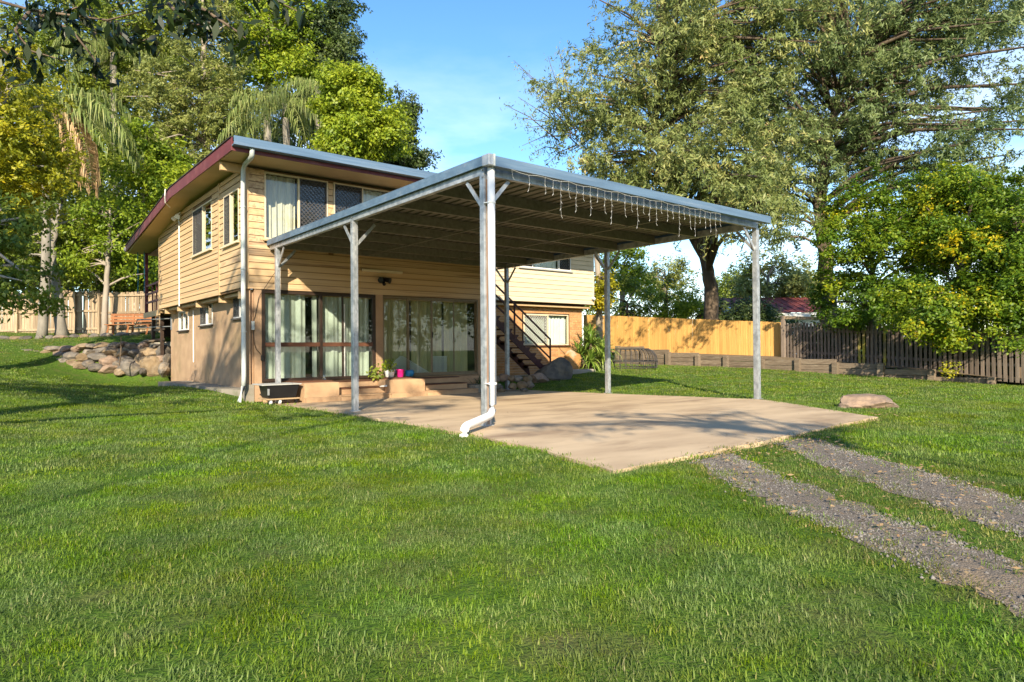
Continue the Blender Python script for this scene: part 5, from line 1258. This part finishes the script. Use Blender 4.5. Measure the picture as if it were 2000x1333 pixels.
# --- the two feathery trees on the right
tree('feathery_tree', 'tall feathery tree with forked trunk rising above the yellow fence', on_ground(1390, 34), [px(1388, 560, 34), px(1375, 500, 33.8), px(1330, 420, 33), px(1280, 260, 31), px(1290, 90, 31)], [.40, .35, .29, .24, .16, .06],
     [blob(1190, 235, 29, 115, 90, 3.5), blob(1330, 110, 30, 190, 140, 4.5), blob(1290, 320, 28, 165, 85, 4.5), blob(1070, 250, 29, 50, 40, 1.5, .6), blob(1100, 180, 29, 50, 40, 1.5, .6), blob(1150, 120, 30, 50, 45, 2, .6), blob(1420, 400, 25, 120, 50, 2.5), blob(1370, 0, 31, 160, 80, 4), blob(1150, 325, 28, 60, 38, 1.5, .6), blob(1420, 240, 29, 120, 120, 4), blob(1490, 90, 30, 110, 110, 4), blob(1470, 340, 27, 90, 70, 3), blob(1320, 455, 30, 60, 35, 2, .6), blob(1450, 470, 26, 70, 40, 1.6, .6), blob(1250, 400, 24, 120, 40, 2, .5), blob(1500, 400, 24, 60, 50, 1.6, .6)],
     'lf_feather', .215, .24, 2600, 46, .52, 21, sub=7, big=2.2, bark='bark_dark', n_l=230, spray=1.15, hang=.9, up=.5, shell=.15, r0=.20, start=.3)
tip = [(1003, 118), (1018, 135), (985, 205), (1012, 190), (1010, 230), (1030, 250), (1070, 110), (1090, 90), (1035, 170), (1050, 205), (1020, 285), (1040, 300), (1065, 325), (1085, 300)]
b = MB(); LP, LN = [], []
g_ = np.random.default_rng(5)
for u, v in tip:
    e = Vector(tuple(px(u, v, 29))); s_ = Vector(tuple(px(1110+random.uniform(-20, 30), 262+random.uniform(-20, 30), 29.6))); mid = s_.lerp(e, .55)+Vector((0, 0, .2))
    b.tube([s_, mid, e], [.03, .02, .008], 5, cap=False)
    for k in range(60):
        t = random.uniform(.25, 1.05); p = s_.lerp(e, t); LP.append((p.x+random.gauss(0, .16), p.y+random.gauss(0, .16), p.z+random.gauss(-.08, .16)))
ft = [o for o in bpy.data.objects if o.name == 'feathery_tree'][0]
b.build('twig', 'bark_dark', ft)
LP = np.array(LP); leaf_cards('crown_edge', LP, g_.normal(0, .6, LP.shape)+np.array([-.3, -.5, .5]), g_.uniform(.13, .24, len(LP)), .24, 'lf_feather', ft, g_, g_.uniform(.05, .6, len(LP)), .9)['kind'] = 'stuff'
tree('feathery_tree', 'broad feathery tree with dark trunk behind the bright green shrubs on the right', on_ground(1617, 31), [px(1617, 600, 31), px(1612, 500, 31), px(1600, 400, 31), px(1620, 260, 31), px(1660, 100, 31)], [.40, .36, .33, .28, .2, .08],
     [blob(1600, 140, 31, 200, 160, 4), blob(1780, 110, 30, 180, 140, 4), blob(1560, 330, 30.5, 130, 95, 3), blob(1720, 300, 29.5, 140, 85, 3), blob(1910, 90, 29, 130, 110, 4), blob(1960, 270, 28, 70, 60, 2, .6), blob(1650, 0, 31, 230, 80, 4), blob(1860, 350, 27.5, 110, 45, 2.5), blob(1550, 440, 29, 60, 45, 2, .8), blob(1760, 390, 26.5, 60, 60, 1.5, .5), blob(1960, 0, 30, 120, 60, 3), blob(1500, 200, 31, 100, 130, 3), blob(1660, 440, 27.5, 60, 40, 1.5, .6), blob(1660, 230, 29.5, 120, 90, 3), blob(1830, 230, 28, 120, 70, 2.5), blob(1560, 60, 30, 120, 100, 3), blob(1970, 180, 28, 80, 70, 2), blob(1900, 300, 26, 90, 45, 2, .7)],
     'lf_feather_green', .215, .24, 3000, 46, .50, 22, sub=7, big=2.2, bark='bark_dark', n_l=230, spray=1.15, hang=.9, up=.5, shell=.15, r0=.20, start=.3, bias=-.02)
# --- shrubs that hang over the brown pickets
tree('green_shrub', 'glossy bright green shrub spilling over the left part of the picket fence', on_ground(1700, 24.5), [px(1700, 600, 24.5), px(1705, 480, 24.5)], [.12, .1, .05],
     [blob(1700, 520, 24, 95, 100, 1.6), blob(1660, 450, 25, 60, 70, 1.5), blob(1760, 450, 24.5, 100, 70, 1.6), blob(1740, 600, 22.8, 95, 42, 1.1), blob(1640, 590, 24.5, 40, 55, 1.0), blob(1700, 390, 25.5, 80, 40, 1.6), blob(1780, 520, 22.5, 70, 90, 1.2), blob(1800, 390, 25, 90, 50, 1.6), blob(1690, 620, 23.2, 60, 40, .9), blob(1640, 560, 25.5, 34, 80, 1.0), blob(1650, 640, 25, 36, 40, .7), blob(1850, 470, 23.5, 80, 80, 1.4)], 'lf_shrub', .115, .55, 1050, 60, .30, 31, sub=9, big=2.5, bark='bark_dark', n_l=30, hang=.4, up=.7, cat='shrub', shell=.45)
tree('yellowing_shrub', 'shrub with yellow tinged leaves drooping over the middle of the picket fence', on_ground(1870, 21.5), [px(1870, 620, 21.5), px(1875, 520, 21.5)], [.12, .1, .05],
     [blob(1850, 520, 21.5, 85, 110, 1.5), blob(1900, 440, 22.5, 95, 70, 1.6), blob(1880, 625, 19.8, 75, 48, 1.0), blob(1840, 640, 19.9, 45, 32, .7, .8), blob(1930, 600, 19.9, 60, 60, .9), blob(1800, 590, 20.5, 55, 70, .9), blob(1940, 520, 20.5, 60, 80, 1.1), blob(1870, 380, 23, 80, 40, 1.4)], 'lf_shrub', .105, .55, 1000, 60, .28, 32, sub=9, big=2.5, bark='bark_dark', n_l=30, hang=.4, up=.7, cat='shrub', bias=.12, shell=.45, tone_spread=.38)
tree('green_shrub', 'tall dense green shrub at the right edge of the picket fence', on_ground(1990, 20.5), [px(1990, 620, 20.5), px(1985, 480, 20.5)], [.12, .1, .05],
     [blob(1985, 460, 20.5, 75, 100, 1.4), blob(2040, 560, 19.5, 90, 120, 1.4), blob(1975, 580, 19.6, 45, 60, .8), blob(1960, 380, 22, 80, 40, 1.4), blob(1990, 680, 18.5, 35, 30, .5, .6)], 'lf_shrub', .10, .55, 900, 60, .28, 33, sub=9, big=2.5, bark='bark_dark', n_l=26, hang=.4, up=.7, cat='shrub', bias=.04, shell=.45)
q = px(1858, 715, 19.6); t = thing('weed', 'small yellow green weed growing at the foot of the pickets', 'plant', (q[0], q[1], .25)); leafy('leaf_mass', (q[0], q[1], .48), 150, .34, .09, 'lf_yellow', parent=t, seed=77)
hb = [blob(u, 668+(u-1540)*.06, 28.6-(u-1540)*.0165, 48, 46, .7) for u in range(1560, 2060, 60)]
hp = px(1760, 690, 25); hp[2] = g1(hp[0], hp[1])
tree('dark_hedge', 'dark undergrowth seen through the gaps of the picket fence', hp, [hp+[0, 0, .6], hp+[0, 0, 1.1]], [.08, .06, .03], hb, 'lf_dark', .15, .5, 700, 44, .3, 39, bark='bark_dark', n_l=20, cat='hedge', shell=.1, sub=2, big=1.0)
# --- hedge and trees behind the yellow fence
for i, (u, v, D, ru, rv, m, lab) in enumerate([(1225, 590, 37, 42, 62, 'lf_mid', 'dark green rounded bush just right of the house above the yellow fence'), (1300, 598, 37, 62, 36, 'lf_bright', 'low bush with yellow green tips above the yellow fence'), (1405, 606, 38, 70, 30, 'lf_dark', 'dark low bush above the yellow fence near the feathery tree trunk'), (1475, 618, 38, 42, 17, 'lf_dark', 'dark bush in front of the red roofed house')]):
    tree('hedge_bush', lab, on_ground(u, D), [px(u, v+20, D), px(u, v, D)], [.1, .08, .04], [blob(u, v, D, ru, rv, 1.3)]+([blob(1152, 592, 35, 26, 36, .9)] if i == 0 else [])+[blob(u+ru*.4, v+rv*.5, D-.5, ru*.6, rv*.6, 1.0)], m, .16, .5, 150, 40, .42, 41+i, bark='bark_dark', n_l=10, group='bushes behind the yellow fence', cat='bush', shell=.5)
for i, (u, v, D, ru, rv, m, lab) in enumerate([(1215, 520, 52, 48, 62, 'lf_bright', 'light green tree far beyond the fence right of the house'), (1300, 545, 60, 62, 48, 'lf_grey', 'pale grey green tree in the distance left of the forked trunk'), (1500, 540, 50, 70, 58, 'lf_grey', 'grey green tree behind the red roofed house'), (1575, 545, 52, 42, 50, 'lf_grey', 'pale distant tree left of the dark trunk'), (1440, 560, 62, 60, 40, 'lf_mid', 'small far tree over the left end of the red roof')]):
    tree('far_tree', lab, on_ground(u, D), [px(u, v+rv*.6, D), px(u, v, D)], [.25, .2, .08], [blob(u, v, D, ru, rv), blob(u-ru*.5, v+rv*.4, D, ru*.6, rv*.6), blob(u+ru*.5, v+rv*.3, D, ru*.6, rv*.6)], m, .26, .45, 200, 34, .6, 51+i, n_l=16, group='trees beyond the right boundary', shell=.3)
tree('flowering_shrub', 'yellow flowering shrub with thin pale trunk beside the right corner of the house', on_ground(1172, 30), [px(1170, 590, 30), px(1166, 500, 30), px(1168, 420, 30)], [.17, .15, .13, .08], [blob(1170, 575, 29.5, 22, 30, .6), blob(1188, 545, 29.5, 14, 26, .5), blob(1165, 430, 31, 20, 40, .8, .4)], 'lf_yellow', .14, .5, 110, 36, .3, 58, bark='bark_pale', n_l=8, bias=.15, cat='shrub')

# --- palms
def frond_mesh(L, rise, droop, nl, ll, m, seed, hangy=.8, wid=.035, plume=.5, hung=0.0):
    g = np.random.default_rng(seed); V, F, T = [], [], []
    def rp(s_):
        if hung: return np.array([hung*(1-math.exp(-4*s_)), 0, .30*math.sin(min(1, s_*4)*math.pi)-L*max(0, s_-.12)])
        return np.array([L*s_*(1-.18*s_*s_*max(0, droop)), 0, L*(rise*s_-droop*s_*s_)])
    prev = None
    for k in range(13):
        s_ = k/12; p = rp(s_); r = .030*(1-s_)+.006
        V += [p+np.array([0, r, 0]), p+np.array([0, -r, 0]), p+np.array([0, 0, -r*1.2])]
        if k: 
            a = len(V)-6
            for j in range(3): F.append((a+j, a+(j+1) % 3, a+3+(j+1) % 3, a+3+j)); T.append(.8)
    for k in range(nl):
        s_ = .10+.90*(k+g.uniform(0, .6))/nl; p = rp(min(1, s_)); tg = rp(min(1, s_+.02))-rp(max(0, s_-.02)); tg /= np.linalg.norm(tg)
        for sd in (-1, 1):
            ln = ll*(.55+.9*math.sin(math.pi*min(1, s_*.85+.1)))*g.uniform(.75, 1.15)*.75
            d = tg*g.uniform(.25, .7)+np.array([0, sd*1.0, 0])+np.array([0, 0, g.normal(.1, plume)]); d /= np.linalg.norm(d)
            q1 = p+d*ln*.4; d2 = d*(1-hangy)+np.array([0, 0, -hangy])+g.normal(0, .08, 3); d2 /= np.linalg.norm(d2); q2 = q1+d2*ln*.6
            sdv = np.cross(d, [0, 0, 1.]); sdv = sdv/(np.linalg.norm(sdv)+1e-6)*wid/2+np.array([0, 0, .004]); a = len(V)
            V += [p-sdv*.6, p+sdv*.6, q1+sdv, q1-sdv, q2+sdv*.15, q2-sdv*.15]; tn = float(np.clip(g.beta(2, 2), 0, 1)); F += [(a, a+1, a+2, a+3), (a+3, a+2, a+4, a+5)]; T += [tn, tn]
    return np_mesh('frond', np.array(V), np.array(F), m, np.array(T))
FR = [frond_mesh(2.9, .75, .75, 52, .8, 'lf_palm', 1), frond_mesh(3.2, .45, .85, 56, .85, 'lf_palm', 2), frond_mesh(3.1, .12, .75, 54, .85, 'lf_palm', 3, hangy=.88), frond_mesh(2.8, -.25, .75, 50, .8, 'lf_palm', 4, hangy=.92)]
FDEAD = [frond_mesh(3.0, 0, 0, 110, .8, 'lf_dead', 8, hangy=.97, plume=.2, wid=.05, hung=1.5), frond_mesh(3.3, 0, 0, 120, .85, 'lf_dead', 9, hangy=.97, plume=.2, wid=.05, hung=2.1)]
def palm(label, base, top, r0, r1, n, scale, seed, dead=()):
    base, top = np.array(base, float), np.array(top, float); t = thing('palm', label, 'palm', base, 'palms'); g = random.Random(seed)
    b = MB(); pts, rr = [], []
    for k in range(25):
        s_ = k/24; p = base*(1-s_)+top*s_; pts.append((p[0]+.08*math.sin(s_*5), p[1], p[2])); rr.append((r0+(r1-r0)*s_)*(1+.035*(k % 2))*(1.25 if k == 0 else 1))
    b.tube(pts, rr, 14); b.build('trunk', 'bark_grey', t, smooth=True)
    MB().tube([tuple(top-np.array([0, 0, .7])), tuple(top+np.array([0, 0, .1]))], [r1*1.5, r1*.9], 10).build('crownshaft', 'lf_mid', t, smooth=True)
    for k in range(n):
        j = k*2.399+g.uniform(-.3, .3); e = k/n; me = FR[0 if e < .22 else 1 if e < .5 else 2 if e < .8 else 3]
        link('frond', me, t, tuple(top), (g.uniform(-.15, .15), 0, j), (scale*g.uniform(.88, 1.1),)*3)
    for me, a, sc_ in dead: link('dead_frond', me, t, tuple(top-np.array([0, 0, .5])), (0, 0, a), (sc_,)*3)
    return t
rgt = math.atan2(AX_R[1], AX_R[0])
palm('tall palm with grey trunk and hanging dead fronds at the left of the yard', on_ground(82, 27.2), px(92, 200, 27.2), .18, .14, 18, 1.22, 3, [(FDEAD[0], rgt-.35, 1.1), (FDEAD[1], rgt-.25, 1.1)])
palm('palm with drooping fronds partly hidden between the left trees', on_ground(225, 36.8), px(225, 105, 36.8), .2, .16, 15, 1.15, 5)
palm('palm whose drooping fronds show over the middle of the house roof', on_ground(575, 34), px(560, 205, 34), .2, .16, 18, 1.2, 8)
palm('smaller palm showing a narrow plume above the roof beside the round green tree', on_ground(630, 33), px(625, 170, 35), .2, .16, 10, .9, 12)
# --- trees at the left and behind the house
G = 'trees behind the house and left yard'
tree('wattle_tree', 'yellow green wattle tree at the left edge of the picture', on_ground(-150, 17), [px(-120, 500, 17), px(-60, 350, 17), px(0, 220, 17)], [.2, .16, .12, .05], [blob(25, 225, 17, 75, 95, 1.3), blob(65, 320, 17, 70, 70, 1.2), blob(-60, 250, 17, 90, 120, 1.5), blob(20, 130, 17.5, 60, 45, 1), blob(10, 380, 16.5, 70, 50, 1)], 'lf_yellow', .105, .45, 900, 46, .33, 61, bark='bark_grey', n_l=40, spray=.6, hang=.5, bias=-.05, tone_spread=.4)
tree('broadleaf_tree', 'dark leafed tree whose low sprigs hang into the left edge', on_ground(-160, 12.5), [px(-150, 600, 12.5), px(-90, 480, 12.5), px(-20, 440, 12.5)], [.16, .13, .09, .04], [blob(15, 545, 12, 62, 62, .7), blob(108, 583, 12, 48, 14, .35, .8), blob(20, 440, 12.6, 70, 55, .8), blob(-70, 500, 12.5, 80, 120, 1.0)], 'lf_mid', .095, .5, 300, 30, .2, 62, bark='bark_grey', n_l=40, hang=.9, up=.3, bias=-.18)
tree('slender_tree', 'slender pale trunked tree in front of the rear fence', on_ground(203, 28.4), [px(207, 580, 28.4), px(211, 500, 28.4), px(214, 420, 28.4)], [.13, .115, .09, .05], [blob(215, 430, 28.5, 60, 60, 1.2), blob(175, 500, 28.5, 48, 38, 1.0), blob(255, 480, 28.5, 45, 45, 1.0)], 'lf_bright', .15, .5, 230, 34, .4, 63, bark='bark_pale', n_l=36, group=G, shell=.3)
tree('leaning_tree', 'leaning forked grey trunk next to the palm in front of the rear fence', on_ground(122, 28.0), [px(114, 590, 28), px(108, 540, 28), px(102, 480, 28.3), px(120, 400, 28.5)], [.24, .20, .17, .14, .06], [blob(130, 450, 29.6, 80, 60, 1.2), blob(60, 480, 29.6, 70, 60, 1.2), blob(150, 540, 29, 50, 30, .8, .6)], 'lf_mid', .15, .5, 300, 34, .42, 64, n_l=40, group=G, shell=.3)
tree('tall_gum', 'tall fine leafed tree with pale trunk above the roof corner', on_ground(405, 36), [px(404, 400, 36), px(403, 250, 36), px(398, 120, 36), px(396, 0, 36)], [.3, .26, .2, .14, .06], [blob(400, 175, 35.2, 95, 110, 2.2), blob(335, 235, 35, 70, 80, 1.8), blob(455, 250, 35.5, 65, 60, 1.6), blob(395, 20, 36, 100, 80, 2), blob(300, 150, 36, 60, 60, 1.5), blob(360, 330, 34.5, 70, 45, 1.4)], 'lf_grey', .19, .35, 1300, 34, .5, 65, bark='bark_pale', n_l=90, group=G, spray=.6, hang=.7, shell=.25)
tree('broadleaf_tree', 'big bright green broadleaf tree high above the roof', on_ground(530, 40), [px(525, 350, 40), px(520, 200, 40), px(530, 80, 40)], [.3, .26, .2, .08], [blob(540, 70, 39, 95, 85, 2.6), blob(565, 150, 38.5, 75, 45, 1.8), blob(480, 150, 39, 60, 70, 1.8), blob(500, 0, 40, 110, 60, 2.4)], 'lf_bright', .21, .55, 640, 38, .55, 66, n_l=50, group=G, shell=.35, hang=.4)
tree('dark_tree', 'dark green dense tree at the top of the backdrop left of the sky', on_ground(640, 43), [px(640, 350, 43), px(642, 200, 43), px(640, 60, 43)], [.35, .3, .2, .06], [blob(635, 80, 42, 62, 75, 2.2), blob(672, 110, 42, 38, 42, 1.4), blob(655, 20, 42, 32, 40, 1.2, .6), blob(620, 170, 42, 60, 40, 1.5)], 'lf_dark', .20, .5, 560, 38, .5, 67, bark='bark_dark', n_l=40, group=G, shell=.35)
tree('round_tree', 'rounded yellow green tree in front of the sky over the roof', on_ground(700, 32), [px(700, 380, 32), px(702, 280, 32), px(700, 200, 32)], [.2, .17, .12, .05], [blob(695, 215, 31, 72, 72, 2.0), blob(725, 255, 31, 78, 52, 1.8), blob(690, 275, 30.5, 80, 40, 1.6), blob(700, 165, 31.3, 42, 30, 1.0)], 'lf_bright', .16, .55, 1300, 40, .36, 68, sub=5, big=1.7, tone_spread=.22, n_l=40, group=G, shell=.5, bias=.1, hang=.4)
tree('dark_tree', 'dark narrow tree whose tip stands against the sky right of the round tree', on_ground(785, 36), [px(783, 380, 36), px(785, 280, 36), px(793, 190, 36)], [.16, .13, .09, .03], [blob(796, 195, 36, 12, 34, .5, 1.5), blob(788, 245, 36, 24, 30, .8, 1.3), blob(775, 300, 36, 46, 38, 1.1), blob(805, 305, 36, 28, 22, .6)], 'lf_dark', .17, .5, 480, 36, .36, 69, bark='bark_dark', n_l=30, group=G, shell=.3)
tree('broadleaf_tree', 'bright vine covered tree left of the upper windows', on_ground(290, 31.5), [px(285, 500, 31.5), px(282, 400, 31.5), px(280, 300, 31.5)], [.22, .18, .14, .06], [blob(270, 310, 31.5, 60, 60, 1.6), blob(305, 410, 30.8, 55, 90, 1.4), blob(262, 480, 30.8, 48, 70, 1.2), blob(300, 540, 30.5, 30, 40, .8), blob(330, 330, 32, 50, 50, 1.4)], 'lf_bright', .17, .55, 760, 38, .4, 70, n_l=40, group=G, shell=.45, hang=.4)
tree('tall_tree', 'tall mid green tree filling the top left behind the palms', on_ground(200, 39), [px(195, 400, 39), px(190, 200, 39), px(185, 60, 39)], [.35, .3, .22, .08], [blob(180, 60, 39, 130, 80, 3), blob(300, 60, 39, 90, 80, 2.6), blob(130, 300, 37, 90, 90, 2.4), blob(60, 60, 38, 60, 70, 2.2, .5), blob(230, 200, 38, 90, 80, 2.4), blob(200, 330, 35, 80, 70, 2), blob(330, 130, 38, 70, 90, 2), blob(110, 180, 36, 80, 70, 2)], 'lf_mid', .20, .5, 1300, 38, .55, 71, bark='bark_dark', n_l=60, group=G, shell=.35, hang=.4)
tree('understory_bush', 'dark leafy bush filling the gap above the rear fence', on_ground(110, 32), [px(110, 560, 32), px(110, 480, 32)], [.15, .12, .06], [blob(60, 520, 32, 100, 60, 1.6), blob(170, 540, 32, 80, 45, 1.3), blob(250, 560, 31, 50, 28, 1.0), blob(150, 450, 32.5, 90, 50, 1.6), blob(0, 440, 33, 80, 70, 1.6), blob(120, 380, 33, 90, 60, 1.6), blob(200, 420, 32, 60, 50, 1.3)], 'lf_mid', .17, .5, 1000, 36, .42, 72, bark='bark_dark', n_l=24, group=G, cat='bush', shell=.4)
# far woodland that closes the gaps
g_ = np.random.default_rng(90); wb = [blob(u, v, 52, 150, 130, 4) for u, v in ((-120, 120), (60, 330), (200, 200), (330, 330), (450, 150), (520, 300), (120, 480), (300, 480), (-60, 500), (560, 60), (240, 20), (640, 230))]
o, _c = crown('woodland', None, wb, 1500, 44, 1.0, .40, .5, 'lf_dark', 91, shell=.1, sub=3, big=1.5); tag(o, 'dense dark woodland filling in behind the garden trees', 'woodland', kind='stuff')
wb = [blob(u, v, 58, 70, 60, 3) for u, v in ((1640, 640), (1700, 630), (1780, 610), (1880, 630), (1980, 610), (2080, 620))]
o, _c = crown('bushland', None, wb, 420, 40, .8, .34, .5, 'lf_dark', 97, shell=.1, sub=3, big=1.5); tag(o, 'dark bushland beyond the picket fence on the right', 'bushland', kind='stuff')
# --- the tree that shades the left of the yard; its near twigs reach into the top of the view
TB = np.array([-10.2, -10.6, g1(-10.2, -10.6)-.1])
sh = tree('overhanging_tree', 'large shade tree whose leafy twigs, coloured dark as if shaded, hang into the top left of the view', TB, [TB+[.3, .2, 3.0], TB+[.2, .5, 6.0], TB+[-.3, .3, 9.0]], [.34, .28, .2, .08],
     [(TB+[-1.0, .6, 8.6], np.array([3.6, 3.2, 2.3]), 1), (TB+[.8, -1.6, 10.0], np.array([3.0, 2.8, 1.9]), .8)], 'lf_mid', .13, .5, 290, 34, .42, 92, bark='bark_grey', n_l=60, shell=.2, hang=.5)
b = MB(); LP = []; g_ = np.random.default_rng(6)
hub = TB+np.array([.25, .3, 3.4]); H2 = Vector(tuple(px(-160, -40, 5.2)))
b.tube([hub, Vector(tuple(hub)).lerp(H2, .5)+Vector((0, 0, .3)), H2], [.12, .08, .05], 7)
tw = [((-160, -40), (60, 20), (210, 40), (330, 8)), ((-160, -40), (120, -30), (300, -12), (440, 40)), ((120, -30), (380, -20), (520, -8), (580, 22)), ((60, 20), (30, 60), (60, 100), (130, 120)), ((60, 20), (140, 60), (180, 110), (200, 140)), ((300, -12), (400, 20), (460, 60), (480, 75)), ((-160, -40), (-40, 60), (20, 110), (50, 118)), ((210, 40), (240, 70), (270, 85), (300, 70)), ((330, 8), (350, 30), (380, 50), (410, 45)), ((60, 20), (110, 30), (150, 15), (180, 20))]
for ti, T_ in enumerate(tw):
    D = 4.6+.5*math.sin(ti*2.1); P_ = [Vector(tuple(px(u, v, D))) for u, v in T_]; P_[0] = Vector(tuple(px(*T_[0], 4.9))) if T_[0] != (-160, -40) else H2
    b.tube(P_, [.016, .010, .007, .003], 5, cap=False)
    for i in range(1, 4):
        for k in range(20):
            t = random.random(); p = P_[i-1].lerp(P_[i], t) if i > 1 or random.random() < .4 else P_[i]; LP.append((p.x+random.gauss(0, .055), p.y+random.gauss(0, .055), p.z+random.gauss(-.05, .05)))
b.build('twig', 'bark_dark', sh, smooth=True)
LP = np.array(LP); leaf_cards('twig_leaves', LP, g_.normal(0, .7, LP.shape)+np.array([-.3, -.4, .3]), g_.uniform(.085, .14, len(LP)), .36, 'lf_near_shaded', sh, g_, None, 1.6)['kind'] = 'stuff'
# trees behind the photographer: they dapple the slab and show in the window glass
B_ = np.array([-12.0, -20.0, g1(-12.0, -20.0)-.1])
tree('thin_shade_tree', 'tall thin tree behind the photographer whose shade dapples the steps', B_, [B_+[.2, .1, 3.5], B_+[.6, .3, 6.5], B_+[2.2, 1.0, 9.8]], [.045, .04, .03, .015], [(B_+[2.6, 1.2, 10.0], np.array([2.8, 2.2, 1.4]), 1)], 'lf_mid', .13, .5, 90, 26, .32, 93, n_l=26, shell=.1, sub=3, big=1.4)
B_ = np.array([-1.5, -19.5, g1(-1.5, -19.5)-.1])
tree('leaning_shade_tree', 'thin leaning tree beside the photographer whose shade dapples the slab', B_, [B_+[-.5, 0, 2.4], B_+[-1.5, -.2, 4.4], B_+[-2.6, -.3, 6.2]], [.04, .035, .03, .015], [(B_+[-2.7, -.3, 6.2], np.array([2.4, 1.8, .9]), 1)], 'lf_mid', .13, .5, 40, 26, .30, 94, n_l=24, shell=.1, sub=3, big=1.4)
for i, (x, y, h, n_, lab) in enumerate([(2.5, -36.0, 12.0, 230, 'full street tree behind the photographer in line with the drive'), (15.0, -33.0, 12.5, 230, 'full street tree behind the photographer to the right'), (-21, -40, 13.0, 230, 'full street tree far behind to the left'), (28, -26, 12.0, 230, 'full street tree far behind beyond the right boundary'), (9, -33, 11, 230, 'street tree behind the photographer left of the rightmost pair'), (22, -34, 13, 230, 'broad street tree behind the photographer beyond the drive'), (36, -34, 13, 230, 'distant street tree at the far right behind the photographer'), (-17, 17, 12, 260, 'garden tree outside the left edge beyond the upper lawn'), (-8, 29, 14, 260, 'garden tree beyond the left end of the rear fence'), (-8, -46, 13.0, 230, 'tallest street tree straight behind the photographer')]):
    B_ = np.array([x, y, g1(x, y)-.1]); f_ = .62
    bl = [(B_+[0, 0, h*f_], np.array([3.4, 3.0, h*.3]), 1)]
    bl += [(B_+[2.2, .6, h*.42], np.array([3.2, 2.8, h*.26]), .9), (B_+[-2.4, -.4, h*.42], np.array([3.2, 2.8, h*.26]), .9)]
    tree('street_tree', lab, B_, [B_+[.2, .1, h*.35], B_+[0, .3, h*.7], B_+[.1, .1, h*.9]], [.3, .24, .15, .05], bl, 'lf_mid', 0.4, .5, n_, 28, .9, 95+i, n_l=30, group='street trees behind the photographer', shell=.2)
